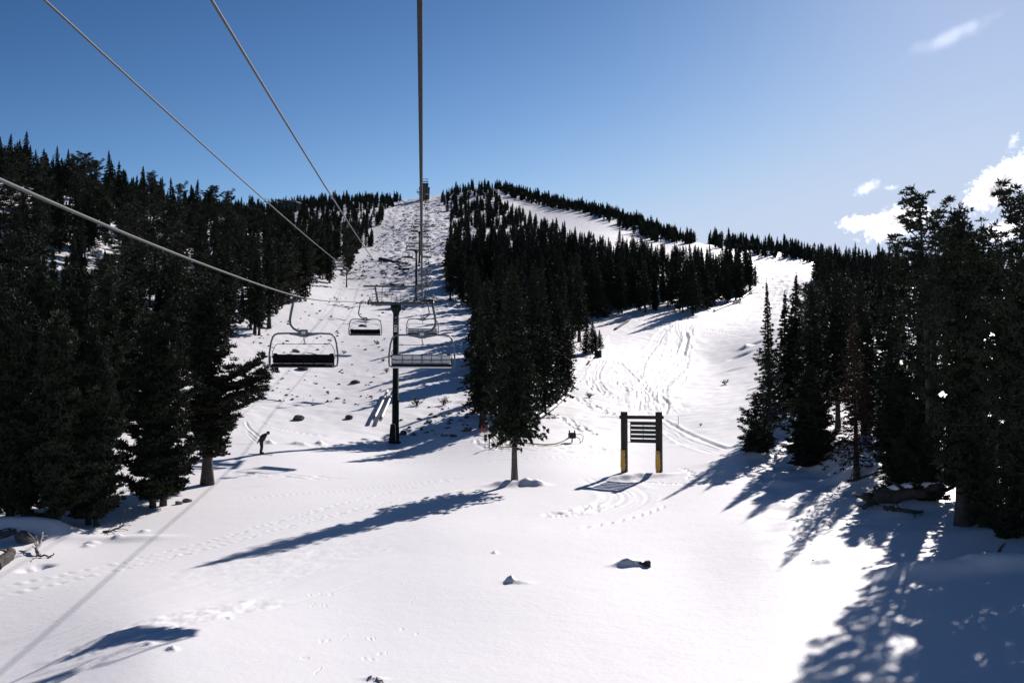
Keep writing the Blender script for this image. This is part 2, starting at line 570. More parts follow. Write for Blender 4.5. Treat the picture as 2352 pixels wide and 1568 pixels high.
# snow lumps and banks: column, row, length, depth, height
LUMPS = [(1218, 1113, .8, .4, .24), (1205, 1114, .3, .3, .14), (1238, 1114, .4, .3, .14), (1172, 1338, .16, .12, .2), (1190, 1340, .4, .12, .09), (1455, 1299, .5, .18, .2),
         (1430, 1301, .4, .2, .1), (1136, 1268, .1, .1, .1), (1160, 1115, .9, .5, .25), (1440, 1100, 1.2, .6, .22), (1500, 1096, 1.4, .5, .18),
         (210, 1247, .25, .2, .12), (200, 1253, .2, .15, .1), (330, 1220, .2, .2, .1), (270, 1237, .2, .2, .1), (70, 1308, .3, .3, -.22), (100, 1300, .3, .25, -.2),
         (620, 1018, .3, .3, .2), (690, 1022, .6, .35, .25), (735, 1020, .35, .3, .25), (1930, 1062, 1.6, 1.3, .75), (1985, 1090, 1.4, 1.0, .45), (1950, 1075, .8, .7, .4), (2090, 1310, 1.1, .6, .25),
         (2260, 1300, 1.4, .8, .35), (1720, 1050, 2.0, 1.0, .3), (60, 1220, 2.2, 1.0, .6), (1900, 1288, .4, .3, .1), (300, 1236, 1.5, .5, .12), (395, 1490, .12, .1, .1),
         (860, 1562, .25, .08, .07), (1700, 818, 1.5, 1.0, -.6), (1712, 800, 1.2, .7, .5), (1735, 790, 1.3, .8, -.5), (1690, 850, 2, 1, .3)]


def relief(X, Y, z):
    """add the tracks and lumps to arrays of vertices"""
    for pts, w, d, kind in TRACKS:
        P = gpath(pts, .35 if len(pts) < 3 else 1.1)
        pad = w * 1.6 + .3
        sel = np.nonzero((X > P[:, 0].min() - pad) & (X < P[:, 0].max() + pad) & (Y > P[:, 1].min() - pad) & (Y < P[:, 1].max() + pad))[0]
        if not len(sel):
            continue
        xs, ys = X[sel], Y[sel]
        best = np.full(len(sel), 1e9); lat = np.zeros(len(sel)); arc = np.zeros(len(sel))
        s0 = 0
        for i in range(len(P) - 1):
            e = P[i + 1] - P[i]
            L = np.hypot(*e)
            if L < 1e-6:
                continue
            near = np.nonzero((np.abs(xs - (P[i][0] + P[i + 1][0]) / 2) < L + pad) & (np.abs(ys - (P[i][1] + P[i + 1][1]) / 2) < L + pad))[0]
            if len(near):
                dx, dy = xs[near] - P[i][0], ys[near] - P[i][1]
                t = np.clip((dx * e[0] + dy * e[1]) / L / L, 0, 1)
                la = (dx * e[1] - dy * e[0]) / L
                dd = np.hypot(dx - t * e[0], dy - t * e[1])
                m = dd < best[near]
                k = near[m]
                best[k], lat[k], arc[k] = dd[m], la[m], (s0 + t * L)[m]
            s0 += L
        r = np.hypot(xs, ys)
        wmin = np.maximum(w, r * .0014)
        win = 1 - sstep(wmin * .42, wmin * .6, best)
        fade = sstep(0, 1.5, arc) * (1 - sstep(s0 - 1.5, s0, arc)) if s0 > 5 else 1
        if kind == 'rut':
            q = best / (wmin * .4)
            dz = -d * np.exp(-q * q) + d * .35 * np.exp(-(q - 1.7) ** 2)
        elif kind == 'band':
            k = 2 * math.pi / max(.45, w / 7)
            lw = lat + .1 * w * noise(arc / 9, lat / (w * .6), 7)
            dz = .62 * win * (-.5 * d + d * .55 * np.cos(lw * k) * np.clip(.35 + 1.1 * noise(arc / 5, lat / .7, 9), 0, 1) + d * .55 * noise(arc / 5., lat / .25, 8))
            dz = dz + d * .6 * np.exp(-((best - wmin * .56) / (.12 * wmin)) ** 2) * (.4 + noise(arc / 2, lat, 5))
        elif kind == 'tread':
            dz = win * (-.4 * d + d * (.8 * noise(arc / .4, lat / .16, 6) + .3 * np.sin(arc * 2 * math.pi / .45)))
        elif kind == 'steps':
            dz = -d * win * (np.sin(arc * 2 * math.pi / .75 + np.sign(lat)) > .1)
        else:
            dz = win * d * 1.6 * (fbm(arc / .9, lat / .45, 12, 3) - .15)
        z[sel] += dz * fade
    for px, py, a, b, h in LUMPS:
        c = ground(px, py)
        sel = np.nonzero((np.abs(X - c[0]) < 3 * a + .5) & (np.abs(Y - c[1]) < 3 * b + .5))[0]
        q = ((X[sel] - c[0]) / a) ** 2 + ((Y[sel] - c[1]) / b) ** 2
        z[sel] += h * np.exp(-q ** 1.2) * (1 + .22 * fbm(X[sel] / (a * .8), Y[sel] / (a * .8), 31, 2))
    return z


th = np.concatenate([np.linspace(R(-180), R(-36), 49)[:-1], np.linspace(R(-36), R(-29.5), 60)[:-1], np.arange(R(-29.5), R(29.5), R(.053)), np.linspace(R(29.5), R(36), 60), np.linspace(R(36), R(180), 49)[1:]])
rr = np.concatenate([[.5, 2, 4, 6, 8, 10, 12, 14, 16], np.exp(np.arange(math.log(17), math.log(95), .0036)), np.exp(np.arange(math.log(95), math.log(740), .0052)), [760, 800, 900, 1000, 1200, 1600, 2200, 3200, 5000]])
TT, RR = np.meshgrid(th, rr)
X, Y = RR * np.sin(TT), RR * np.cos(TT)
shp = X.shape
X, Y = X.ravel(), Y.ravel()
Z = base_z(X, Y)
Z = Z + hummocks(X, Y, Z)
Z = relief(X, Y, Z)
nt_, nr_ = shp[1], shp[0]
ii = (np.arange(nr_ - 1)[:, None] * nt_ + np.arange(nt_ - 1)[None]).ravel()
faces = np.stack([ii, ii + 1, ii + 1 + nt_, ii + nt_], 1)
snow = link('snow_ground', mesh_np('snow_ground', np.stack([X, Y, Z], 1), faces, M['snow'], True))
tag(snow, 'snow covered ski runs and hillside with ski and machine tracks', 'snow', kind='structure')
del X, Y, Z, TT, RR, faces

# ------------------------------------------------------------------ trees
def sprays(P, D, L, W, k, rng, spread, S=None):
    """k pointed leaf-clump blades at each point"""
    n = len(P)
    P = np.repeat(P, k, 0); D = np.repeat(D, k, 0)
    d = D * (1 - spread) + rng.normal(0, 1, P.shape) * spread * .6
    d /= np.linalg.norm(d, axis=1)[:, None] + 1e-9
    s = np.cross(d, rng.normal(0, 1, P.shape))
    s /= np.linalg.norm(s, axis=1)[:, None] + 1e-9
    S = np.ones(n) if S is None else S
    S = np.repeat(S, k)
    l = (L * S * rng.uniform(.6, 1.35, len(P)))[:, None]
    w = (W * S ** .6 * rng.uniform(.7, 1.3, len(P)))[:, None]
    P = P - d * l * .3
    V = np.stack([P, P + .45 * l * d + w * s, P + l * d, P + .45 * l * d - w * s], 1).reshape(-1, 3)
    return V


def quads(V):
    return np.arange(len(V), dtype=np.int32).reshape(-1, 4)


def trunk_mesh(mb, pts, r0, r1, rng, n=10, flare=.35):
    pts = np.array(pts, float)
    m = 14
    t = np.linspace(0, 1, len(pts)); u = np.linspace(0, 1, m)
    P = np.stack([np.interp(u, t, pts[:, k]) for k in range(3)], 1)
    for _ in range(2):
        P[1:-1] = (P[:-2] + 2 * P[1:-1] + P[2:]) / 4
    rad = (r0 + (r1 - r0) * u ** .8) * (1 + flare * np.exp(-u * 22))
    P[0, 2] -= .4
    mb.tube(P, rad, n)
    return P, u


def fir(seed, H=12., Rm=1.9, h0=.06, nb=240, shape='cone', L=.36, W=.085, k=3, droop=.25, dead=0, step=.34, limbs=True, r0=None, wind=0., up=.25):
    rng = np.random.default_rng(seed)
    mb = MB()
    lean = rng.normal(0, .02, 2) * H
    Pt, u = trunk_mesh(mb, [(0, 0, 0), (lean[0] * .3, lean[1] * .3, H * .5), (lean[0], lean[1], H * .98)], r0 or H * .016, .02, rng)
    PP, DD, SS = [], [], []
    gaps = rng.uniform(0, 1, 5)
    for i in range(nb):
        t = ((i + rng.uniform(0, 1)) / nb) ** .92
        h = H * (h0 + (1 - h0) * t)
        if shape == 'cone':
            pr = (1 - t) ** .78 * min(1, .55 + t * 3)
        elif shape == 'column':
            pr = (1 - t ** 3.0) ** .8 * min(1, .5 + t * 3) * (.85 - .25 * t) + .08
        elif shape == 'dome':
            pr = math.sqrt(max(0, 1 - t ** 2.2)) * min(1, .5 + t * 2.2) + .06
        elif shape == 'taper':
            pr = (1 - t ** 1.5) ** .9 * min(1, .5 + t * 3) * (.7 + .5 * math.sin(t * 7 + gaps[3] * 6) ** 2) + .05
        elif shape == 'full':
            pr = (1 - t) ** .62 * min(1, .86 + t * 2)
        elif shape == 'spindle':
            pr = (1 - t) ** 1.0 * (.35 + .65 * abs(math.sin(t * 21 + gaps[0] * 6))) * 1.3
        else:
            pr = (1 - t) ** .6
        pr *= 1 + .3 * math.sin(h * 2.1 + gaps[1] * 9) * math.sin(h * .9 + gaps[2] * 9)
        az = i * 2.39996 + rng.normal(0, .35)
        ln = max(.05, Rm * pr * rng.uniform(.55, 1.25))
        sf = float(np.clip(.34 + (1 - t) * 1.5, .34, 1))
        if math.cos(az) < 0: ln *= (1 - wind)
        else: ln *= (1 + wind * .5)
        el = -.25 + (up + .55) * t + rng.normal(0, .1)
        o = np.array([math.cos(az), math.sin(az), 0])
        side = np.array([-o[1], o[0], 0])
        c = np.array([np.interp(h / H, u, Pt[:, 0]), np.interp(h / H, u, Pt[:, 1]), h])
        ns = max(2, int(ln / step))
        s = (np.arange(ns) + rng.uniform(.2, .9, ns)) / ns
        z = s * ln * math.tan(el) - droop * ln * s * s
        B = c + o * (s * ln)[:, None] + np.array([0, 0, 1.]) * z[:, None]
        d0 = o + np.array([0, 0, math.tan(el) - droop])
        PP.append(B); DD.append(np.repeat(d0[None], ns, 0)); SS.append(np.full(ns, sf))
        for sg in (-1, 1):
            lw = sg * (.12 * sf + .42 * ln * (1 - s) * .8) * rng.uniform(.25, 1, ns)
            PP.append(B + side * lw[:, None] + np.array([0, 0, -.08]) * np.abs(lw)[:, None])
            DD.append(np.repeat((d0 + side * sg * .9)[None], ns, 0)); SS.append(np.full(ns, sf))
        if limbs and i % 3 == 0 and ln > .5:
            q = np.linspace(0, .85, 4)
            mb.tube(c + o * (q * ln)[:, None] + np.array([0, 0, 1.]) * (q * ln * math.tan(el) - droop * ln * q * q)[:, None], np.linspace(.035, .008, 4), 4, False)
    for i in range(dead):
        h = H * rng.uniform(.12, max(.16, h0 + .1)); az = rng.uniform(0, 6.28); ln = Rm * rng.uniform(.3, .8)
        q = np.linspace(0, 1, 5)
        o = np.array([math.cos(az), math.sin(az), 0])
        mb.tube(np.array([0, 0, h]) + o * (q * ln)[:, None] + np.array([0, 0, 1.]) * (-.5 * ln * q ** 2 + rng.normal(0, .03, 5))[:, None], np.linspace(.025, .005, 5), 4, False)
    q = np.linspace(.93, 1.03, 9)                            # the leader
    PP.append(np.stack([np.full(9, Pt[-1, 0]), np.full(9, Pt[-1, 1]), q * H], 1)); DD.append(np.tile([[.1, 0, 1.]], (9, 1))); SS.append(np.full(9, .4))
    PP, DD, SS = np.concatenate(PP), np.concatenate(DD), np.concatenate(SS)
    DD /= np.linalg.norm(DD, axis=1)[:, None]
    V = sprays(PP, DD, L, W, k, rng, .45, SS)
    return mb, V


def cluster(seed, stems, **kw):
    mb, VV = MB(), []
    for i, (dx, dy, H, Rm) in enumerate(stems):
        a = dict(kw)
        a['nb'] = int(kw.get('nb', 200) * (H / stems[0][2]) * (Rm / stems[0][3]) ** .5)
        m, V = fir(seed * 7 + i, H, Rm, **a)
        o = np.array([dx, dy, 0])
        for v in m.v: v += o
        mb.add(np.concatenate(m.v), m.f)
        VV.append(V + o)
    return mb, np.concatenate(VV)


def pine(seed, H=12., Rm=2.6, h0=.18, nb=70, profile='round', rc=.42, blades=40, L=.24, W=.032, stems=((0, 0, 0, 0, 1.),), r0=None, extra=(), inner=.45):
    """whitebark-pine habit: rising limbs carrying round tufts, gaps between"""
    rng = np.random.default_rng(seed)
    mb = MB()
    CC, CR = [], []
    for bx, by, tx, ty, hs in stems:
        Hs = H * hs
        mid = ((bx + tx) / 2 + rng.normal(0, .1), (by + ty) / 2 + rng.normal(0, .1), Hs * .5)
        Pt, u = trunk_mesh(mb, [(bx, by, 0), mid, (tx, ty, Hs * .97)], (r0 or H * .02) * (.6 + .4 * hs), .03, rng)
        n = int(nb * hs / len(stems) * 1.6) if len(stems) > 1 else nb
        for i in range(n):
            t = (i + rng.uniform(0, 1)) / n
            h = Hs * (h0 + (1 - h0) * t)
            if profile == 'round':
                pr = math.sqrt(max(0, 1 - t ** 2.5)) * min(1, .45 + t * 2) + .1
            elif profile == 'bush':
                pr = (1 - t ** 1.6) ** .7 * min(1, .75 + t) + .1
            elif profile == 'column':
                pr = (.8 + .2 * math.sin(t * 9)) * (1 - t ** 5) + .12
            else:
                pr = .55 + .45 * math.sin(t * 3.0)
            az = i * 2.39996 + rng.normal(0, .5)
            ln = Rm * pr * rng.uniform(.35, 1.3) * (1 + .3 * math.sin(h * 1.9 + az * 2 + seed))
            c = np.array([np.interp(h / Hs, u, Pt[:, 0]), np.interp(h / Hs, u, Pt[:, 1]), h])
            el = -.1 + .75 * t + rng.normal(0, .18)
            limb(mb, CC, CR, c, az, ln, el, rc, rng, inner, .02 + .012 * ln)
    for h, az, ln, el in extra:
        limb(mb, CC, CR, np.array([0, 0, h]), az, ln, el, rc, rng, .35, .05 + .015 * ln)
    CC, CR = np.array(CC), np.array(CR)
    P = np.repeat(CC, blades, 0)
    d = rng.normal(0, 1, P.shape); d /= np.linalg.norm(d, axis=1)[:, None]
    d[:, 2] = np.abs(d[:, 2]) * .8 + d[:, 2] * .2
    rad = np.repeat(CR, blades)[:, None]
    V = sprays(P + d * rad * rng.uniform(.15, .8, (len(P), 1)), d, L, W, 1, rng, .3)
    return mb, V


def limb(mb, CC, CR, c, az, ln, el, rc, rng, inner, r):
    o = np.array([math.cos(az), math.sin(az), 0])
    side = np.array([-o[1], o[0], 0])
    m = 6
    q = np.linspace(0, 1, m)
    bend = rng.normal(0, .1)
    B = c + o * (q * ln * math.cos(el))[:, None] + np.array([0, 0, 1.]) * (ln * (q * math.sin(el) + .28 * q ** 2.2))[:, None] + side * (bend * ln * q ** 2)[:, None]
    if ln > .5:
        mb.tube(B, np.linspace(r, .012, m), 5, False)
    nc = max(1, int(ln * (1 - inner) / (rc * .7)))
    for j in range(nc + 1):
        s = inner + (1 - inner) * (j / max(1, nc)) * rng.uniform(.9, 1.02)
        p = np.array([np.interp(s, q, B[:, a]) for a in range(3)])
        CC.append(p + rng.normal(0, rc * .18, 3)); CR.append(rc * rng.uniform(.7, 1.15))
        for sg in (-1, 1):
            if rng.uniform() < .8 and ln > .8:
                off = sg * side * rng.uniform(.5, 1.1) * (.35 + .3 * ln * (1 - s))
                CC.append(p + off + np.array([0, 0, rng.uniform(-.05, .25)])); CR.append(rc * rng.uniform(.6, 1.))


class Proto:
    def __init__(s, gen, name, crown='needle', bark='bark_dark'):
        mb, V = gen
        v = np.concatenate(mb.v)
        s.trunk = mesh_np(name + '_trunk', v, mb.f, M[bark], True)
        s.crown = mesh_np(name + '_crown', V, quads(V), M[crown]) if len(V) else None
        s.H = max(V[:, 2].max() if len(V) else 0, v[:, 2].max())
        s.R = np.percentile(np.hypot(V[:, 0], V[:, 1]), 96) if len(V) else 1

    def place(s, name, loc, h, r, rz, label, cat, group=None):
        o = empty(name, loc, rz)
        k = h / s.H
        kr = r / s.R if r else k
        o.scale = (kr, kr, k)
        link('trunk', s.trunk, o)
        if s.crown:
            link('crown', s.crown, o)
        tag(o, label, cat, group)
        return o


NAVY = random.Random(11)
FIRS = [Proto(fir(101, 12, 2.0, .07, 260), 'fir'), Proto(cluster(102, [(0, 0, 13, 1.7), (.7, .3, 9.6, 1.2)], h0=.1, nb=230, droop=.3), 'fir'), Proto(cluster(103, [(0, 0, 12, 1.3), (-.6, .4, 10.4, 1.1), (.5, -.5, 7.5, 1.1)], h0=.06, nb=190, up=.4), 'fir'),
        Proto(fir(104, 13, 2.2, .18, 250, droop=.32, dead=14), 'fir'), Proto(cluster(105, [(0, 0, 11, 1.7), (.8, 0, 9.4, 1.3)], shape='taper', h0=.08, nb=210, up=.5), 'fir'), Proto(fir(106, 14, 1.5, .14, 260, dead=8, up=.35), 'fir')]
PINES = [Proto(pine(201, 11, 2.2, .16, 64), 'pine'), Proto(pine(202, 12, 2.0, .2, 62, 'column'), 'pine'), Proto(pine(203, 10, 2.4, .12, 60, 'round', stems=((0, 0, -.5, .1, 1.), (.25, .1, .8, .3, .85))), 'pine')]
_fk = dict(h0=.04, L=.52, W=.16, k=3, step=.5, limbs=False, up=.55)
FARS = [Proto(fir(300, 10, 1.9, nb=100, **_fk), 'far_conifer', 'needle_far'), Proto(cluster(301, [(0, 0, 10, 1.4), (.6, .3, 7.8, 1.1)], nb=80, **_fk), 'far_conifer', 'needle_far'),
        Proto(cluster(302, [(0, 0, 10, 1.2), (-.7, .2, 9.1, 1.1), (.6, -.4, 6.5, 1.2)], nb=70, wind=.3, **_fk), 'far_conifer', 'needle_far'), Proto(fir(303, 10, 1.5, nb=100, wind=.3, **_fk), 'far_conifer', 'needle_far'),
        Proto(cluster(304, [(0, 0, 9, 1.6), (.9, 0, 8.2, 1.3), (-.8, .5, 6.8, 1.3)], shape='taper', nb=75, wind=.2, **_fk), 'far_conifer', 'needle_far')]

ALLTREES = []          # every individually built tree: (px, py, height px)


def special(proto, name, px, py, top, rpx, label, cat='tree', rz=None, dx=0):
    g = ground(px, py)
    h = at(px, top, g[1])[2] - g[2]
    r = rpx / F * g[1] if rpx else None
    return proto.place(name, (g[0], g[1], g[2] - .05), h, r, NAVY.uniform(0, 6.28) if rz is None else rz, label, cat)


# the lone fir in the middle of the run
LONE = Proto(fir(401, 12.6, 2.3, .225, 470, 'full', L=.34, W=.07, k=4, droop=.3, step=.3, r0=.25, dead=3), 'lone_fir', bark='bark')
special(LONE, 'fir_tree', 1182, 1110, 590, 62, 'lone tall fir with a bare lower trunk on the open snow', rz=.4)

# left foreground clump
BUSH = [Proto(pine(501, 9, 1.5, .05, 150, 'bush', stems=((-.4, 0, -.7, .2, .95), (.4, .2, .6, 0, 1.), (0, .4, .1, .6, .8)), inner=.25, blades=46, r0=.17, rc=.32, L=.21, W=.032), 'bushy_pine'),
        Proto(pine(502, 9, 1.4, .04, 140, 'bush', stems=((-.2, 0, -.4, .2, 1.), (.4, .1, .8, 0, .85)), inner=.2, blades=46, r0=.17, rc=.32, L=.21, W=.032), 'bushy_pine'),
        Proto(pine(503, 9, 1.4, .06, 150, 'bush', inner=.15, blades=46, r0=.19, rc=.32, L=.21, W=.032), 'bushy_pine')]
LEFT = [
    (0, 40, 1200, 650, 78, 'broad many-stemmed dark pine at the left edge behind the boulder'),
    (2, 130, 1215, 700, 66, 'bushy dark pine with branches to the snow, right of the pine at the left edge'),
    (1, 208, 1205, 730, 64, 'bushy dark pine closing the right end of the left foreground clump'),
    (2, 80, 1150, 580, 72, 'taller pine rising behind the left foreground clump, nearer the picture edge'),
    (0, 165, 1120, 600, 72, 'taller pine rising behind the middle of the left foreground clump'),
    (1, -40, 1180, 600, 90, 'dark pine cut by the left picture edge beside the foreground clump'),
    (2, 282, 982, 640, 60, 'dark pine standing back in the gap between the two left foreground clumps'),
    (1, 232, 1000, 620, 58, 'dark pine behind the right end of the left foreground clump'),
    (1, 366, 1163, 670, 80, 'two-stemmed pine with a leaning trunk, rocks at its foot, left of the lift line'),
]
for p, px, py, top, r, lab in LEFT:
    special(BUSH[p], 'pine_tree', px, py, top, r, lab)
REACH = Proto(pine(504, 11, 1.35, .14, 150, 'column', r0=.34, inner=.2, blades=46, rc=.34, L=.21, W=.032, extra=((5.2, .05, 3.6, .02), (4.8, -.25, 3.5, -.1), (5.8, .25, 2.9, .1), (4.4, .1, 3.0, -.12), (5.0, -.1, 3.3, .16), (4.6, .3, 2.7, 0), (5.4, -.3, 2.8, .2), (5.6, 0, 3.2, .2), (4.1, -.1, 2.3, -.1), (5.1, .12, 3.0, .08), (4.7, -.05, 3.2, .05))), 'reaching_pine', bark='bark_dark')
special(REACH, 'pine_tree', 476, 1112, 640, None, 'thick-trunked pine with one long bushy bough reaching right over the snow', rz=0)

# right foreground
_fk2 = dict(L=.19, W=.03, blades=30)
BIG = Proto(pine(601, 11.4, 1.25, .12, 190, 'column', rc=.3, r0=.36, inner=.15, **_fk2), 'big_pine')
OPEN = Proto(pine(602, 12.6, 1.15, .38, 52, 'open', rc=.25, r0=.24, inner=.5, stems=((0, 0, -.3, 0, 1.), (.2, .1, .5, .4, .86)), L=.17, W=.028, blades=32,
                  extra=((12.1, 3.1, 1.0, .25), (11.6, 3.3, 1.0, .2), (11.1, 2.9, .9, .12), (10.3, 3.0, 1.45, .12), (9.9, 3.2, 1.5, .05), (9.4, 3.3, 1.7, -.02), (9.0, 2.9, 1.4, 0), (8.6, 3.0, 1.5, -.08), (7.7, 3.2, 1.2, 0), (11.2, .2, .7, .3), (10.4, .1, .9, .2), (12.3, 3.2, .8, .5))), 'open_pine')
EDGE = Proto(pine(603, 12, 1.5, .12, 92, 'open', rc=.31, r0=.25, inner=.25, **_fk2), 'edge_pine')
FORK = Proto(pine(604, 11, 1.1, .25, 70, 'open', rc=.28, r0=.22, inner=.3, stems=((0, 0, .1, 0, 1.), (.15, 0, .95, .2, .9)), **_fk2), 'forked_pine')
SPIRE = Proto(pine(605, 6, 1.35, .03, 80, 'bush', rc=.3, blades=30, L=.22, r0=.1, inner=.15, stems=((0, 0, -.1, 0, 1.), (.4, .1, .8, .1, .55), (-.4, 0, -.8, .1, .5))), 'spired_pine')
SPIN = Proto(fir(606, 11, 1.2, .03, 170, 'spindle', L=.3, W=.07, k=3, droop=.1, up=.3), 'spindly_pine')
DEAD = Proto(fir(607, 12, 2.0, .12, 210, 'cone', L=.3, W=.034, k=4, droop=.5, dead=20), 'dead_fir', 'needle_brown')
RIGHT = [
    (BIG, 'pine_tree', 2214, 1203, 455, 74, 'massive dark pine with a thick straight trunk at the right foreground', None),
    (OPEN, 'pine_tree', 2143, 1140, 418, None, 'gnarled open-crowned pine leaning left against the clouds', 0.0),
    (FORK, 'pine_tree', 2268, 1185, 497, None, 'fork-topped pine just right of the massive foreground pine', 0.2),
    (EDGE, 'pine_tree', 2385, 1240, 350, 108, 'tall tufted pine cut by the right picture edge', None),
    (EDGE, 'pine_tree', 2330, 1225, 640, 70, 'shorter dark pine between the massive pine and the right edge', None),
    (BUSH[2], 'pine_tree', 2124, 1120, 790, 50, 'dense bushy pine filling the foot of the gnarled open-crowned pine', None),
    (SPIRE, 'pine_tree', 1738, 1046, 895, 50, 'small spired bushy pine standing alone at the foot of the right-hand trees', None),
    (BUSH[1], 'pine_tree', 1862, 1074, 835, 62, 'bushy pine with low branches right of the small spired pine', None),
    (SPIN, 'pine_tree', 1769, 985, 636, 32, 'thin spindly pine with a bare tip rising above the right edge of the run', None),
    (FIRS[2], 'fir_tree', 1822, 960, 618, 38, 'narrow columnar conifer with a split tip right of the spindly pine', None),
    (PINES[1], 'pine_tree', 1768, 1010, 790, 55, 'dark pine beside the run behind the small spired pine', None),
    (DEAD, 'dead_tree', 1968, 1103, 700, 60, 'dead fir with reddish brown needles among the right-hand trees', None),
    (FIRS[3], 'fir_tree', 1925, 985, 590, 50, 'tall dark fir left of the dead brown fir', None),
    (FIRS[0], 'fir_tree', 2040, 1000, 585, 52, 'tall dark fir right of the dead brown fir', None),
    (BUSH[0], 'pine_tree', 2075, 1105, 780, 66, 'bushy dark pine behind the snow covered fallen log', None),
    (FIRS[5], 'fir_tree', 1875, 990, 640, 42, 'slim dark fir above the bushy pine on the right', None),
    (FIRS[1], 'fir_tree', 1985, 995, 610, 48, 'dark fir directly behind the dead brown fir', None),
    (BUSH[1], 'pine_tree', 2240, 1150, 740, 70, 'dense pine filling the space behind the massive foreground trunk', None),
    (BUSH[2], 'pine_tree', 2350, 1150, 700, 72, 'dense pine behind the pines at the right picture edge', None),
    (EDGE, 'pine_tree', 2620, 1300, 250, 120, 'tufted pine beyond the right picture edge, farther out', None),
    (SPIRE, 'pine_tree', 2062, 1140, 1000, 42, 'low bushy young pine behind the tip of the snow covered fallen log', None),
    (SPIRE, 'pine_tree', 2135, 1158, 960, 48, 'low bushy young pine at the thick end of the fallen log', None),
    (SPIRE, 'pine_tree', 2262, 1208, 1010, 44, 'low young pine right of the massive foreground trunk', None),
    (SPIRE, 'pine_tree', 2318, 1232, 1020, 50, 'low young pine at the foot of the tall pine at the right edge', None),
]
for p, nm, px, py, top, r, lab, rz in RIGHT:
    special(p, nm, px, py, top, r, lab, rz=rz)

# edge trees of the middle wood and the lift line, one by one
MID = [
    (FIRS[3], 1106, 978, 735, 46, 'dark fir at the near left corner of the middle wood beside the red marker'),
    (FIRS[0], 1250, 945, 690, 46, 'tall fir with bare lower branches right of the lone fir, at the wood edge'),
    (FIRS[1], 1300, 905, 700, 26, 'slim fir at the wood edge above the pipeline'),
    (FIRS[5], 1282, 925, 640, 36, 'tall fir between two others at the pipeline end of the middle wood'),
    (FIRS[0], 1345, 815, 730, 16, 'small young fir on the run edge, leftmost of the little cluster'),
    (FIRS[1], 1360, 810, 735, 15, 'small young fir in the middle of the little cluster on the run edge'),
    (FIRS[0], 1378, 803, 755, 11, 'smallest young fir at the tip of the little cluster on the run edge'),
    (FIRS[3], 1034, 690, 560, 20, 'fir with a bare trunk at the right edge of the lift line clearing'),
    (FIRS[0], 1062, 690, 540, 22, 'dark fir second in from the right edge of the lift line clearing'),
    (PINES[1], 796, 660, 520, 18, 'pine with a bare trunk standing forward at the left edge of the lift line'),
    (FIRS[1], 757, 650, 520, 17, 'slim fir just left of the forward bare-trunked pine'),
    (FIRS[0], 735, 640, 515, 18, 'dark fir two trees left of the forward bare-trunked pine'),
    (FIRS[4], 690, 692, 500, 26, 'dark round-topped conifer behind the nearest downhill chair grip'),
    (FIRS[3], 662, 700, 500, 26, 'dark fir left of the nearest downhill chair grip'),
    (FIRS[5], 618, 752, 500, 26, 'tall slim fir at the lower left edge of the lift line clearing'),
    (FIRS[1], 585, 765, 520, 26, 'dark fir next to the tall slim fir at the lower left clearing edge'),
    (PINES[0], 515, 785, 560, 36, 'broad pine at the bottom left corner of the lift line clearing'),
    (FIRS[3], 1400, 720, 570, 26, 'fir with a clear trunk on the lower edge of the middle wood'),
    (FIRS[0], 1592, 722, 555, 24, 'tall fir at the lower edge of the middle wood near the crest of the run'),
    (FIRS[4], 1690, 690, 570, 22, 'round-topped conifer near the right end of the middle wood'),
    (FIRS[3], 1722, 668, 578, 22, 'layered fir at the right tip of the middle wood'),
    (FIRS[2], 1815, 583, 545, 7, 'wind-bent conifer on the far right skyline'),
]
for p, px, py, top, r, lab in MID:
    special(p, 'fir_tree' if p in FIRS else 'pine_tree', px, py, top, r, lab)

# bare snags that stand out of the left wood
SNAG = Proto(fir(700, 12, .5, .3, 0, limbs=False, dead=0, r0=.12) if False else (MB().tube([(0, 0, -.4), (.05, 0, 6), (.0, .05, 12)], [.14, .1, .02], 7), np.zeros((0, 3))), 'snag', bark='deadwood')
for px, py, top, lab in [(342, 520, 425, 'tallest thin grey snag sticking out above the left ridge wood'), (380, 520, 437, 'thin grey snag on the left ridge, right of the tallest one'),
                         (394, 520, 443, 'short grey snag on the left ridge between two others'), (421, 530, 442, 'grey snag on the left ridge nearest the lift'),
                         (172, 700, 600, 'pale bare snag in the gap of the left wood'), (142, 690, 560, 'pale bare broken snag in the left wood, leftmost')]:
    special(SNAG, 'dead_tree', px, py, top, None and 1 or 2, lab)


# the woods
def inside(poly, x, y):
    r = np.zeros(len(x), bool)
    n = len(poly)
    for i in range(n):
        x1, y1 = poly[i]; x2, y2 = poly[(i + 1) % n]
        if y1 != y2:
            r ^= ((y1 > y) != (y2 > y)) & (x < (x2 - x1) * (y - y1) / (y2 - y1) + x1)
    return r


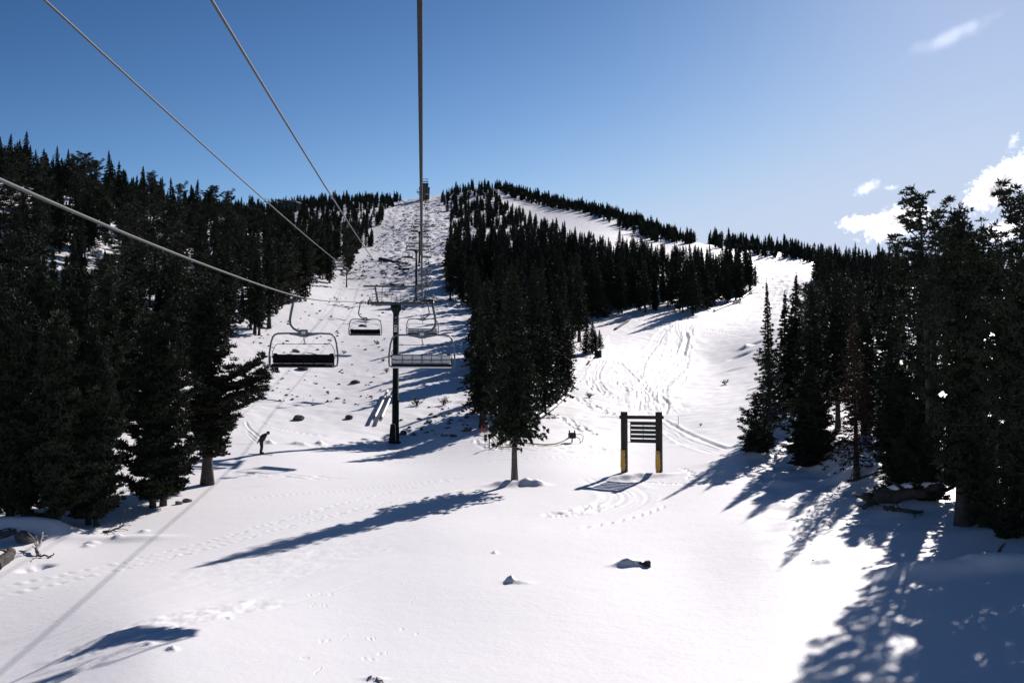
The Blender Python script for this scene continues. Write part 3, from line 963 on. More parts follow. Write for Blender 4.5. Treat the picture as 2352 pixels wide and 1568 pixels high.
WOODS = [
    ([(-150, 1000), (235, 990), (300, 965), (330, 950), (470, 905), (512, 800), (300, 770), (-150, 770)],
     (58, 112), 3.9, .95, (8, 12), 'left', 'dark conifer at the foot of the left slope behind the foreground pines', 'conifers behind the left foreground pines'),
    # ground outline in the photo, depth range, spacing, keep, height range, mix, label, group
    ([(-150, 990), (200, 960), (330, 930), (470, 880), (512, 790), (600, 762), (640, 735), (690, 690), (725, 645), (790, 640), (812, 600), (850, 572), (868, 545), (880, 505), (905, 470), (935, 455), (850, 440), (560, 440), (300, 400), (-150, 330)],
     (72, 330), 4.8, .42, (8.5, 13), 'left', 'dark conifer in the dense wood on the slope left of the lift line', 'conifers of the left slope wood'),
    ([(560, 560), (690, 640), (725, 645), (790, 620), (812, 600), (850, 572), (868, 545), (880, 505), (905, 470), (935, 456), (850, 440), (300, 400), (250, 470)],
     (330, 660), 5.2, .8, (5, 8), 'far', 'small dark conifer in the far wood up the left side of the lift line', 'far conifers of the left ridge'),
    ([(1108, 968), (1092, 850), (1086, 720), (1040, 690), (1032, 640), (1030, 600), (1260, 600), (1420, 640), (1480, 664), (1700, 640), (1742, 648), (1735, 660), (1690, 692), (1590, 722), (1420, 722), (1390, 728), (1340, 770), (1322, 830), (1296, 905), (1240, 950)],
     (80, 330), 4.4, .9, (9, 13), 'mid', 'dark fir in the dense wood between the lift line and the right-hand run', 'firs of the middle wood'),
    ([(1030, 605), (1030, 560), (1036, 500), (1014, 462), (1050, 438), (1118, 428), (1132, 445), (1150, 470), (1210, 505), (1290, 535), (1340, 552), (1400, 572), (1500, 588), (1600, 600), (1680, 612), (1742, 640), (1600, 640), (1420, 640), (1260, 605)],
     (290, 700), 4.6, .55, (4.8, 8), 'far', 'small dark conifer on the upper slope between the lift line and the ridge run', 'far conifers of the upper middle slope'),
    ([(1138, 438), (1180, 456), (1250, 476), (1340, 490), (1400, 512), (1440, 530), (1500, 556), (1590, 562), (1600, 552), (1560, 530), (1450, 490), (1340, 470), (1250, 450), (1130, 420)],
     (430, 690), 3.3, .95, (4.2, 7.5), 'far', 'small dark conifer on the skyline above the ridge run', 'far conifers of the skyline ridge'),
    ([(1628, 566), (1700, 580), (1760, 590), (1826, 596), (1860, 612), (1880, 600), (1830, 570), (1700, 556), (1636, 548)],
     (395, 560), 3.8, .9, (4.5, 8.5), 'far', 'small dark conifer on the saddle skyline beyond the right-hand run', 'far conifers of the right saddle'),
    ([(1878, 612), (1866, 700), (1856, 800), (1815, 870), (1806, 960), (1840, 1000), (2850, 1010), (2850, 600), (2000, 590), (1880, 596)],
     (84, 420), 4.8, .85, (5.2, 9), 'right', 'dark conifer in the wood on the slope right of the run', 'conifers of the right slope wood'),
]
cand = []
for wi, (poly, (d0, d1), sp_, keep, (ha, hb), mix, lab, grp) in enumerate(WOODS):
    rng = np.random.default_rng(900 + wi)
    pa = np.array(poly)
    xl, xr = (pa[:, 0].min() - CX) / F, (pa[:, 0].max() - CX) / F
    gx = np.arange(min(xl * d1, xl * d0), max(xr * d1, xr * d0), sp_)
    gy = np.arange(d0, d1, sp_)
    X, Y = np.meshgrid(gx, gy)
    X = (X + rng.uniform(-.45, .45, X.shape) * sp_).ravel(); Y = (Y + rng.uniform(-.45, .45, Y.shape) * sp_).ravel()
    px0 = CX + F * X / Y
    m = (px0 > pa[:, 0].min() - 30) & (px0 < pa[:, 0].max() + 30)
    X, Y = X[m], Y[m]
    Z = base_z(X, Y)
    px, py = proj(X, Y, Z)
    m = inside(poly, px, py) & (rng.uniform(0, 1, len(X)) < keep * (1 + 1.1 * noise(X / 16, Y / 16, 40 + wi)))
    X, Y, Z, px, py = X[m], Y[m], Z[m], px[m], py[m]
    Zg = ground_z(X, Y)
    h = rng.uniform(ha, hb, len(X)) * rng.choice([1, 1.05, .9, .75, 1.18, .5], len(X))
    for i in range(len(X)):
        cand.append((Y[i], X[i], Zg[i], h[i], px[i], py[i], wi, rng.integers(0, 1 << 30)))
cand.sort()
# which trees show the most, front to back
occ = np.zeros((400, 600), bool)
vis = []
for (y, x, z, h, px, py, wi, sd) in cand:
    ht = h / y * F
    top = py - ht
    hw = max(1.5, ht * .13)
    r0_, r1_ = int(np.clip(top / 4, 0, 399)), int(np.clip(py / 4, 0, 399))
    c0, c1 = int(np.clip((px - hw) / 4, 0, 599)), int(np.clip((px + hw) / 4, 0, 599))
    blk = occ[r0_:r1_ + 1, c0:c1 + 1]
    ok = -20 < px < 2372
    vis.append((~blk).sum() * min(1, hw / 4) if ok else 0)
    blk[:] = True
order = np.argsort(-np.array(vis))
N_IND = 236
chosen = set(order[:N_IND].tolist())
print('trees in the woods', len(cand), 'individual', len(chosen))
GROUPED = {}
far_v = []
for i, (y, x, z, h, px, py, wi, sd) in enumerate(cand):
    rg = random.Random(int(sd))
    mix = WOODS[wi][5]
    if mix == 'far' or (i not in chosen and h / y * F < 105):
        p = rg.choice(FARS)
    elif mix == 'left':
        p = rg.choice([FIRS[0], FIRS[1], FIRS[3], FIRS[4]] + PINES * 2)
    elif mix == 'right':
        p = rg.choice(FIRS + PINES[:2])
    else:
        p = rg.choice(FIRS)
    a = rg.uniform(0, 6.28)
    wsc = rg.uniform(.9, 1.3)
    if i in chosen:
        o = p.place('fir_tree' if p in FIRS else ('pine_tree' if p in PINES else 'conifer_tree'), (x, y, z - .1), h, None, a, WOODS[wi][6], 'tree', WOODS[wi][7])
        k = h / p.H
        o.scale = (k * wsc, k * wsc, k)
    else:
        far_v.append((p, x, y, z - .1, h, a, wsc))
# everything else in the woods reads as one mass of trees
FAR_PTS = {}
for p, x, y, z, h, a, w in far_v:
    if p not in FARS:
        p = FARS[int(a * 100) % 5]
    FAR_PTS.setdefault(p, []).append((x, y, z, h / p.H, a, w))
Vs, Fs, n0 = [], [], 0
for p, L_ in FAR_PTS.items():
    me = p.crown
    v = np.empty(len(me.vertices) * 3, np.float32); me.vertices.foreach_get('co', v); v = v.reshape(-1, 3)
    rg = np.random.default_rng(1)
    for (x, y, z, k, a, w) in L_:
        vv = v.reshape(-1, 4, 3)
        if y > 380:
            vv = vv[rg.uniform(size=len(vv)) < .55]
            vc = vv.mean(1, keepdims=True); vv = vc + (vv - vc) * 1.3
        vv = vv.reshape(-1, 3)
        c, s = math.cos(a), math.sin(a)
        Q = np.stack([(vv[:, 0] * c - vv[:, 1] * s) * k * w + x, (vv[:, 0] * s + vv[:, 1] * c) * k * w + y, vv[:, 2] * k + z], 1)
        # a plain stem for each
        Vs.append(Q)
V = np.concatenate(Vs)
stems = []
for p, L_ in FAR_PTS.items():
    for (x, y, z, k, a, w) in L_:
        hh = k * p.H
        r = .14 + .004 * hh
        b = np.array([[x + r * math.cos(t), y + r * math.sin(t), z - .5] for t in (0, 2.09, 4.19)])
        t_ = np.array([x, y, z + hh * .8])
        for q in range(3):
            e = t_ + (b[q] - [x, y, z]) * .1
            e2 = t_ + (b[(q + 1) % 3] - [x, y, z]) * .1
            stems.append(np.stack([b[q], b[(q + 1) % 3], e2, e]))
V = np.concatenate([V] + stems)
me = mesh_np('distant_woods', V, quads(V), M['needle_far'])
tag(link('distant_woods', me), 'mass of small dark conifers covering the far slopes and ridges', 'forest', kind='stuff')
print('woods mass quads', len(V) // 4)

# ------------------------------------------------------------------ chairlift
KL = -0.0897


def xr(Y):                                   # plan of the uphill rope
    return np.where(np.asarray(Y) < 78, -0.03 + KL * np.asarray(Y), -0.41 - .0848 * np.asarray(Y))


GA = 4.16
# ropes: depth, height
right_pts = [(-30, 2.9), (0, 2.62), (6.9, 2.66), (20, 2.8), (36.1, float(at(970, 690, 36.1)[2])), (55, 4.95), (78, float(at(970, 690, 78)[2])), (110, 12.0), (148, 18.2), (180, 24.2), (212, float(at(960, 574, 212)[2])),
             (250, 38.3), (287, float(at(960, 532, 287)[2])), (330, float(at(967, 516, 330)[2])), (400, 70.5), (500, 95.5), (590, 122.5), (622, 127)]
left_pts = [(-30, 2.5), (0, 1.98), (9.9, 2.1), (20, 2.48), (35, float(at(693, 684, 35)[2])), (55, 5.0), (78, float(at(848, 690, 78)[2]))] + right_pts[7:]


def spline(pts, Y):
    p = np.array(pts)
    y, z = p[:, 0], p[:, 1]
    d = np.diff(z) / np.diff(y)
    m = np.concatenate([[d[0]], (d[:-1] + d[1:]) / 2, [d[-1]]])
    Y = np.asarray(Y, float)
    i = np.clip(np.searchsorted(y, Y) - 1, 0, len(y) - 2)
    h = y[i + 1] - y[i]; t = (Y - y[i]) / h
    return (2 * t**3 - 3 * t**2 + 1) * z[i] + (t**3 - 2 * t**2 + t) * h * m[i] + (-2 * t**3 + 3 * t**2) * z[i + 1] + (t**3 - t**2) * h * m[i + 1]


def rope_mesh(side, pts, dia=.043, y0=-30):
    Ys = [y0]
    while Ys[-1] < 620:
        a = abs(Ys[-1])
        Ys.append(Ys[-1] + (.3 if Ys[-1] < 0 else .0115 + .0003 * a if a < 32 else .06 if a < 60 else 1.5))
    Ys = np.array(Ys)
    P = np.stack([xr(Ys) - (GA if side == 'l' else 0), Ys, spline(pts, Ys)], 1)
    n = 24
    T = np.gradient(P, axis=0); T /= np.linalg.norm(T, axis=1)[:, None]
    U = np.cross(T, [0, 0, 1.]); U /= np.linalg.norm(U, axis=1)[:, None]
    W = np.cross(U, T)
    a = np.linspace(0, 2 * math.pi, n, endpoint=False)
    s = np.concatenate([[0], np.cumsum(np.linalg.norm(np.diff(P, axis=0), axis=1))])
    ph = a[None] - s[:, None] * 2 * math.pi / .32
    det = ((Ys > 0) & (Ys < 60)).astype(float)[:, None]
    r = dia / 2 * (1 - det * .2 * (1 - np.abs(np.sin(ph * 3)) ** .7))
    V = P[:, None] + r[..., None] * (np.cos(a)[None, :, None] * U[:, None] + np.sin(a)[None, :, None] * W[:, None])
    m = len(P)
    i = (np.arange(m - 1)[:, None] * n + np.arange(n)[None]); j = (np.arange(m - 1)[:, None] * n + (np.arange(n)[None] + 1) % n)
    f = np.stack([i, j, j + n, i + n], -1).reshape(-1, 4)
    return V.reshape(-1, 3), f


v, f = rope_mesh('r', right_pts)
tag(link('haul_rope', mesh_np('haul_rope', v, f, M['rope'], True)), 'thick twisted steel haul rope running straight overhead up the lift line', 'rope')
v, f = rope_mesh('l', left_pts)
tag(link('haul_rope', mesh_np('haul_rope', v, f, M['wire'], True)), 'bright twisted haul rope of the downhill side, crossing the left wood to the near tower', 'rope')


def cable(name, pts, r, label, m='wire'):
    mb = MB()
    p = np.array(pts)
    ys = np.concatenate([np.arange(p[0, 1], min(80, p[-1, 1]), .5), np.arange(min(80, p[-1, 1]), p[-1, 1] + .1, 3)])
    xs = np.interp(ys, p[:, 1], p[:, 0])
    zs = spline(p[:, 1:], ys)
    mb.tube(np.stack([xs, ys, zs], 1), r, 8)
    return tag(mb.build(name, M[m], None, True), label, 'cable')


cA = [(-3.74 + 30 * .09, -30, 5.2)] + [tuple(at(*q)) for q in ((105, 0, 10), (350, 228, 15), (600, 460, 23), (793, 612, 48), (861, 656, 77.9))]
cB = [(-1.9 + 30 * .09, -30, 4.6)] + [tuple(at(*q)) for q in ((490, 0, 9), (640, 262, 13.5), (750, 440, 20.5), (888, 633, 54), (915, 656, 77.9))]


def join(c, dx):
    out = [p for p in c]
    for Y, z in ((110, 12.6), (148, 18.8), (180, 25), (212, 32.0), (250, 39.5), (287, 47.5), (330, 57), (400, 71), (500, 97), (600, 126)):
        out.append((float(xr(Y)) + dx, Y, z))
    return out


def sane(c):
    c = [c[0]] + [p for p in c[1:]]
    return sorted(c, key=lambda p: p[1])


def smooth(c):
    c = np.array(sorted(c, key=lambda p: p[1]))
    kx = np.polyfit(c[:, 1], c[:, 0], 1, w=1 / np.maximum(5, c[:, 1]))
    kz = np.polyfit(c[:, 1], c[:, 2], 2, w=1 / np.maximum(5, c[:, 1]))
    return [(np.polyval(kx, y), y, np.polyval(kz, y)) for y in np.linspace(-25, 77.9, 26)]


cA, cB = smooth(cA[1:]), smooth(cB[1:])
cable('power_cable', join(cA, -3.3), .0145, 'outer thin aluminium cable from the top left corner of the picture to the near tower')
cable('power_cable', join(cB, -1.6), .0155, 'inner thin aluminium cable sloping from the top edge of the picture to the near tower')


def text_mesh(s, size, m, loc, rot, parent, name):
    c = bpy.data.curves.new(name, 'FONT')
    c.body = s; c.size = size; c.align_x = 'CENTER'; c.align_y = 'CENTER'; c.extrude = .002
    o = bpy.data.objects.new(name, c)
    COL.objects.link(o)
    dg = bpy.context.evaluated_depsgraph_get()
    me = bpy.data.meshes.new_from_object(o.evaluated_get(dg))
    bpy.data.objects.remove(o)
    me.materials.clear(); me.materials.append(M[m])
    q = link(name, me, parent)
    q.location = loc; q.rotation_euler = rot
    return q


# a chair hangs from its grip on the rope; local y runs uphill, sd = side of the hanger
def make_chair(sd, label, number, uphill):
    root = empty('lift_chair', (0, 0, 0))
    s = sd
    hx = .40 * s
    mb = MB()
    mb.tube([(hx * .95, 0, -.02), (hx, 0, -.25), (hx + .06 * s, 0, -.55), (hx + .09 * s, 0, -.78), (hx + .06 * s, 0, -.93), (hx - .05 * s, 0, -1.07), (hx - .2 * s, 0, -1.15), (.1 * s, 0, -1.17)], [.045] * 8, 10)
    mb.build('hanger', M['galv'], root, True)
    g = MB()
    g.box((hx * .45, 0, .02), (abs(hx) * 1.15, .12, .09), bev=.015)
    g.box((0, 0, -.015), (.1, .5, .075), bev=.02)
    g.tube([(hx - .26 * s, .06, -.02), (hx + .3 * s, .06, -.05)], .028, 8)
    g.tube([(hx + .24 * s, .06, -.05), (hx + .31 * s, .06, -.05)], .07, 12)
    g.tube([(hx - .16 * s, -.16, -.03), (hx - .09 * s, -.16, -.03)], .075, 12)
    g.tube([(hx - .16 * s, .2, -.03), (hx - .09 * s, .2, -.03)], .075, 12)
    g.tube([(hx * .9, 0, .0), (hx * .6, .1, .12), (hx * .2, .1, .2)], .02, 6)
    g.build('grip', M['steel_black'], root)
    b = MB()
    b.box((0, 0, -1.23), (.28, .16, .26), bev=.012)
    bx = b.build('hanger_box', M['galv'], root)
    fy = -.083
    pl = MB().box((-.005, fy, -1.215), (.13, .006, .085)).build('number_plate', M['white'], bx)
    t = MB()
    rg = random.Random(number)
    for k in range(8):
        t.box((-.05 + k * .0128, fy - .004, -1.238), (.008, .002, .012 + rg.random() * .004))
    t.build('small_lettering', M['ink'], bx)
    if number:
        text_mesh(str(number), .05, 'ink', (-.005, fy - .005, -1.2), (math.pi / 2, 0, 0), bx, 'plate_number')
    fr = MB()
    P = [(-1.0, -.06, -2.42), (-1.17, -.02, -2.36), (-1.185, 0, -2.2), (-1.185, 0, -1.95), (-1.13, 0, -1.55), (-1.07, 0, -1.36), (-1.0, 0, -1.28), (-.9, 0, -1.245), (-.6, 0, -1.235), (0, 0, -1.235)]
    fr.tube(P + [(-x, y, z) for x, y, z in P[-2::-1]], .032, 10)
    for q in (-1, 1):
        fr.add([(q * .14, -.03, -1.2), (q * .62, -.03, -1.225), (q * .62, -.03, -1.25), (q * .14, -.03, -1.34), (q * .14, .03, -1.2), (q * .62, .03, -1.225), (q * .62, .03, -1.25), (q * .14, .03, -1.34)],
               [(0, 1, 2, 3), (7, 6, 5, 4), (0, 4, 5, 1), (1, 5, 6, 2), (2, 6, 7, 3), (3, 7, 4, 0)])
    fr.build('frame', M['galv'], root, False)
    # bail and seats: the riders face uphill (+y) on the climbing side and the foot of the hill on the other
    fw = 1 if uphill else -1
    st = MB()
    st.box((0, fw * .24, -2.36), (2.16, .5, .07), rot=np.array(Matrix.Rotation(-.14 * fw, 3, 'X')), bev=.02)
    for k in range(-3, 4):
        if abs(k) < 3:
            st.box((k * .36 + (.0), fw * .24, -2.318), (.008, .46, .02), rot=np.array(Matrix.Rotation(-.14 * fw, 3, 'X')))
    st.build('seat', M['seat'], root)
    bk = MB()
    tilt = np.array(Matrix.Rotation(.14 * fw, 3, 'X'))
    if uphill:
        for k in range(6):
            bk.box((-.875 + k * .35, -.02 * fw, -2.14), (.335, .025, .3), rot=tilt, bev=.006)
        bo = bk.build('backrest', M['slat'], root)
        bar = MB()
        bar.tube([(-1.06, -.02, -1.97), (1.06, -.02, -1.97)], .02, 8)
        bar.tube([(-1.07, -.06, -2.12), (-.98, -.07, -2.16), (.98, -.07, -2.16), (1.07, -.06, -2.12)], .016, 8)
        bar.tube([(-1.06, -.07, -2.29), (1.06, -.07, -2.29)], .02, 8)
        for k in range(-2, 3):
            bar.tube([(k * .35, -.04, -1.97), (k * .35, -.075, -2.3)], .011 if k else .02, 6)
        bar.build('backrest_rail', M['galv'], bo, True)
        un = MB()
        un.box((0, .02, -2.41), (2.14, .42, .05), bev=.01)
        un.build('seat_pan', M['slat'], root)
    else:
        bk.box((0, -.02 * fw, -2.13), (2.14, .07, .32), rot=tilt, bev=.03)
        for q in (-1, 1):
            bk.box((q * .98, -.01 * fw, -1.965), (.16, .07, .06), rot=tilt, bev=.02)
        bk.build('backrest', M['seat'], root)
        un = MB()
        un.tube([(-1.06, -.5, -2.42), (1.06, -.5, -2.42)], .028, 8)
        un.build('seat_edge', M['steel_black'], root, True)
    for q in (-1, 1):
        ar = MB()
        ar.tube([(q * 1.09, 0, -2.06), (q * 1.09, fw * .12, -2.03), (q * 1.09, fw * .4, -2.1), (q * 1.09, fw * .42, -2.36)], .022, 6)
        if uphill:
            ar.box((q * .98, .0, -1.95), (.14, .07, .05), bev=.015)
        ar.build('armrest', M['steel_black'], root, True)
    sb = MB()
    o = fw * -.06
    sb.tube([(-1.1, 0, -1.86), (-1.08, o, -1.9), (-1.08, o, -2.12)], .012, 6)
    Q = [(-1.08, o, -2.12), (-1.08, o, -1.87), (-1.0, o, -1.68), (-.95, o, -1.62), (-.9, o, -1.605), (0, o, -1.605)]
    sb.tube(Q + [(-x, y, z) for x, y, z in Q[-2::-1]], .011, 6)
    sb.tube([(0, o, -1.34), (.0, o, -1.45), (.04, o, -1.56), (.05, o, -1.605)], .018, 6)
    for x in (-.72, 0, .72):
        sb.box((x, o, -1.6), (.05, .04, .05), bev=.008)
    sb.build('safety_bar', M['steel_black'], root, True)
    tag(root, label, 'ski lift chair', None)
    return root


def set_chair(o, side, Y, label, group):
    z = float(spline(right_pts if side == 'r' else left_pts, Y))
    o.location = (float(xr(Y)) - (GA if side == 'l' else 0), Y, z - .02)
    o.rotation_euler = (0, 0, math.atan(-KL if Y < 78 else .0848))
    o['label'] = label
    o['group'] = group


ordl = ['nearest empty chair on the downhill rope, its black seat facing the viewer, plate number 6', 'second nearest empty black chair on the downhill rope, left of the near tower',
        'black empty chair on the downhill rope partly hidden behind the near tower', 'empty black chair seen through the upper frame of the near tower', 'empty black chair in front of the long fallen log up the hill',
        'small black empty chair beyond the log, left of the second tower']
ordr = ['nearest empty chair on the uphill rope, grey slatted back, plate number 42', 'second nearest grey slatted chair on the uphill rope, behind the nearest one', 'grey slatted chair on the uphill rope just beyond the near tower',
        'grey slatted chair behind the right end of the near tower frame', 'small grey slatted chair low beside the second tower pole', 'small grey slatted chair higher beside the third tower pole']
cl = make_chair(-1, '', 6, False)
cr = make_chair(1, '', 42, True)
cl2 = cr2 = None
for i in range(15):
    for side, y0 in (('l', 35.0), ('r', 36.1)):
        first = cl if side == 'l' else cr
        if i == 0:
            o = first
        else:
            o = copy_tree(first)
            for k in kids(o):                      # the plates higher up are not legible
                for q in kids(k):
                    if q.name.startswith('plate_number'):
                        bpy.data.objects.remove(q)
        Y = y0 + 37.3 * i
        if i < 6:
            lab = (ordl if side == 'l' else ordr)[i]
        else:
            lab = 'tiny empty chair far up the hill on the %s rope' % ('downhill' if side == 'l' else 'uphill')
        set_chair(o, side, Y, lab, 'chairs on the %s rope' % ('downhill' if side == 'l' else 'uphill'))


# towers
def make_tower(base, top_z, detail, label):
    H = top_z - base[2]
    root = empty('lift_tower', base, math.atan(.0855))
    p = MB()
    p.tube([(0, 0, -1.0), (0, 0, 1.2), (0, 0, 1.21), (0, 0, H * .3), (0, 0, H * .3 + .01), (0, 0, H - .95)], [.33, .3, .275, .265, .245, .235], 20)
    p.tube([(0, 0, -.3), (0, 0, .12)], .42, 20)
    p.build('pole', M['steel_dark'], root, True)
    h = MB()
    h.tube([(0, 0, H - 1.0), (0, 0, H - .85), (0, 0, H - .55), (0, 0, H - .3)], [.235, .25, .42, .44], 20)
    h.build('pole_head', M['steel_dark'], root, True)
    a = MB()
    a.tube([(-1.96, 0, H - .14), (1.96, 0, H - .14)], .135, 16)
    for x in (-1.9, -1.55, 1.55, 1.9):
        a.tube([(x - .025, 0, H - .14), (x + .025, 0, H - .14)], .175, 16)
    a.build('crossarm', M['galv'], root)
    pitch = math.atan(.12)
    for x in (-GA / 2, GA / 2):
        sh = MB()
        n = 8 if detail else 6
        for q in (-.055, .055):
            sh.box((x + q * 1.4, 0, H - .03), (.02, n * .46, .12), rot=np.array(Matrix.Rotation(pitch, 3, 'X')))
        sh.box((x * .93, 0, H - .1), (abs(x) * .2, .16, .14), bev=.02)
        sh.tube([(x, 0, H + .02), (x, .3, H + .3), (x, .3, H + .42)], .035, 6)
        so = sh.build('sheave_assembly', M['steel_black'], root)
        wh = MB()
        for k in range(n):
            yy = (k - (n - 1) / 2) * .45
            zz = H + .0 + yy * math.tan(pitch)
            wh.tube([(x - .05, yy, zz), (x + .05, yy, zz)], .19, 18)
        wh.build('sheave_wheels', M['steel_black'], so)
    g = MB()
    g.box((0, 0, H + 1.24), (5.15, .13, .14), bev=.012)
    for q in (-1, 1):
        g.tube([(q * 1.42, 0, H), (q * 1.66, 0, H + 1.2)], .07, 10)
        g.tube([(q * 1.5, 0, H + .72), (q * 1.5, 0, H + .72 + .001)], .07, 8)
    g.tube([(-1.5, 0, H + .78), (1.5, 0, H + .78)], .028, 8)
    g.tube([(.0, 0, H), (.0, 0, H + .78)], .02, 6)
    g.build('lifting_frame', M['galv'], root)
    for q in (-1, 1):
        r = MB()
        y = -.55
        for (x1, x2) in ((.35 * q, 1.85 * q),):
            for zz in (.1, .35, .6):
                r.tube([(x1, y, H + zz), (x2, y, H + zz)], .016, 6)
            for xx in (x1, (x1 + x2) / 2, x2):
                r.tube([(xx, y, H - .1), (xx, y, H + .6)], .018, 6)
            r.box(((x1 + x2) / 2, y * .6, H - .03), (abs(x2 - x1), .5, .04))
        r.build('catwalk_railing', M['galv'], root)
    if detail:
        bx = MB().box((.62, -.25, H - .62), (.22, .12, .1), bev=.01)
        bx.tube([(.42, -.2, H - .5), (.5, -.2, H - .62), (.62, -.25, H - .62)], .02, 6)
        bx.build('sensor_box', M['steel_black'], root)
        y = -.262
        fx = lambda px: px
        s3 = MB().box((-.02, y, H - 1.24), (.19, .01, .19)).build('tower_number_sign', M['blue'], root)
        text_mesh('3', .19, 'white', (-.02, y - .008, H - 1.24), (math.pi / 2, 0, 0), s3, 'number_three')
        rg = random.Random(3)
        for nm, zc, w in (('short_name_plate', 1.50, .13), ('long_name_plate', 1.64, .27)):
            pl = MB().box((-.02, y, H - zc), (w, .01, .06)).build(nm, M['steel_dark'], root)
            t = MB()
            n = int(w / .028)
            for k in range(n):
                t.box((-.02 - w / 2 + (k + .5) * w / n, y - .007, H - zc), (w / n * .68, .003, .034 + rg.random() * .012))
            t.build('plate_lettering', M['slat'], pl)
        sq = MB().box((-.02, y, H - 1.93), (.24, .01, .25)).build('trail_sign', M['white'], root)
        sq['label'] = 'white plate with a solid blue square'
        MB().box((-.02, y - .007, H - 1.93), (.15, .004, .15)).build('blue_square', M['blue'], sq)
        aw = MB().box((-.02, y, H - 2.23), (.24, .01, .25)).build('arrow_sign', M['white'], root)
        aw['label'] = 'white plate with a black arrow pointing right'
        yy = y - .009
        zc = H - 2.23
        MB().add([(-.11, yy, zc - .03), (-.01, yy, zc - .03), (-.01, yy, zc - .075), (.065, yy, zc), (-.01, yy, zc + .075), (-.01, yy, zc + .03), (-.11, yy, zc + .03)], [tuple(range(7))]).build('black_arrow', M['ink'], aw)
        # padding leaning at the foot of the pole
        pts = [(-.31, -.05), (.25, -.05)]
        outl = [(-.34, 0), (.22, -.12)] + [(-.02 + .2 * math.cos(t) , 1.32 + .2 * math.sin(t)) for t in np.linspace(0, math.pi, 9)]
        V = [(x - .17, -.36 + .0 * z, z) for x, z in outl] + [(x - .17, -.27, z) for x, z in outl]
        n = len(outl)
        pd = MB().add(V, [tuple(range(n)), tuple(range(2 * n - 1, n - 1, -1))] + [(i, (i + 1) % n, (i + 1) % n + n, i + n) for i in range(n)])
        po = pd.build('pole_pad', M['steel_dark'], root)
        ed = MB().tube([(x - .17, -.37, z) for x, z in outl[1:]], .018, 6).build('pad_edging', M['strap'], po, True)
    tag(root, label, 'lift tower', 'towers of the chairlift')
    return root


def tower_at(px, py, arm_py, D, detail, label):
    x = float(xr(D)) - GA / 2
    b = np.array([x, D, float(ground_z(np.array([x]), np.array([D]))[0])])
    make_tower(tuple(b), float(at(px, arm_py, D)[2]) - .2, detail, label)


tower_at(905, 1015, 688, 78, True, 'nearest dark lift tower with signs on its pole and a pad leaning at its foot')
tower_at(953, 692, 571, 212, False, 'second lift tower up the hill, standing behind the frame of the nearest one')
tower_at(962, 605, 530, 287, False, 'third lift tower, a slim dark pole above the second tower')
tower_at(967, 586, 513, 330, False, 'fourth lift tower, highest of the slim dark poles beside the overhead rope')
# another lift on the left ridge
g = ground(618, 486)
o = make_tower((0, 0, 0), 9.5, False, 'small T-shaped tower of another lift on the left ridge skyline')
del o['group']
g2 = at(618, 464, 450)
o.location = (g2[0], 450, g2[2] - 9.5)
o.rotation_euler = (0, 0, .5)

# upper station
g = np.array([(973 - CX) / F * 612, 612, 0])
g[2] = float(ground_z(np.array([g[0]]), np.array([612.]))[0])
st = empty('lift_station', tuple(g), math.atan(.0855))
k = g[1] / 610
b = MB().box((0, 0, 3.0), (6.2, 7, 7.2), bev=.1)
b.box((0, .4, 8.0), (4.6, 5, 2.8), bev=.1)
b.box((-3.9, 0, 4.3), (1.8, 3, .25))
b.box((3.0, .3, 5.4), (.5, 5, 2.4))
b.build('station_body', M['lodge'], st)
rf = MB().box((0, 0, 6.75), (6.6, 7.6, .3)).box((0, .4, 9.5), (5.0, 5.6, .25))
rf.build('station_roof', M['lodge_roof'], st)
wd = MB().box((1.1, -3.52, 5.6), (1.9, .06, .7))
wd.build('window', M['glass'], st)
wd = MB().box((-1.5, -3.52, 5.6), (1.2, .06, .7))
wd.build('window', M['glass'], st)
fr = MB()
for q in (-1.6, 1.6):
    fr.tube([(q, 0, 9.5), (q * 1.1, 0, 12.6)], .12, 8)
fr.box((0, 0, 12.7), (5.0, .25, .22))
fr.box((0, 0, 10.9), (4.6, .5, .4))
for zz in (11.4, 11.9):
    fr.tube([(-2, 0, zz), (2, 0, zz)], .06, 6)
fr.build('top_frame', M['galv'], st)
rl = MB()
for xx in (-4.7, -3.9, -3.1):
    rl.tube([(xx, -1.4, 4.4), (xx, -1.4, 5.7)], .06, 6)
rl.tube([(-4.7, -1.4, 5.7), (-3.1, -1.4, 5.7)], .06, 6)
rl.build('platform_railing', M['galv'], st)
tag(st, 'dark stepped top station of the chairlift on the skyline behind the overhead rope', 'lift station')

# lodge on the left ridge
g = ground(668, 486)
D = g[1]
pl = at(668, 480, D)
w = 44 / F * D
lo = empty('lodge', (pl[0], D, g[2] - 1), -.35)
zt = float(at(668, 462, D)[2] - g[2] + 1)
MB().box((0, 0, zt * .4), (w, 8, zt * .8)).build('wall', M['lodge'], lo)
rfm = MB().add([(-w * .6, -5.5, zt * .95), (w * .62, -5.5, zt * .72), (w * .62, 5.5, zt * .72), (-w * .6, 5.5, zt * .95), (-w * .6, -5.5, zt * 1.06), (w * .62, -5.5, zt * .83), (w * .62, 5.5, zt * .83), (-w * .6, 5.5, zt * 1.06)],
               [(3, 2, 1, 0), (4, 5, 6, 7), (0, 1, 5, 4), (1, 2, 6, 5), (2, 3, 7, 6), (3, 0, 4, 7)])
rfo = rfm.build('roof', M['lodge_roof'], lo)
for xx in (-.1, .12):
    MB().tube([(xx * w, 0, zt * .9), (xx * w, 0, zt * 1.25)], .18, 8).build('chimney_pipe', M['lodge'], rfo)
for k_ in range(4):
    MB().box((-w * .36 + k_ * w * .24, -4.03, zt * .45), (w * .14, .06, 1.3)).build('window', M['glass'], lo)
tag(lo, 'dark lodge with a long sloping roof among trees on the left ridge', 'building')

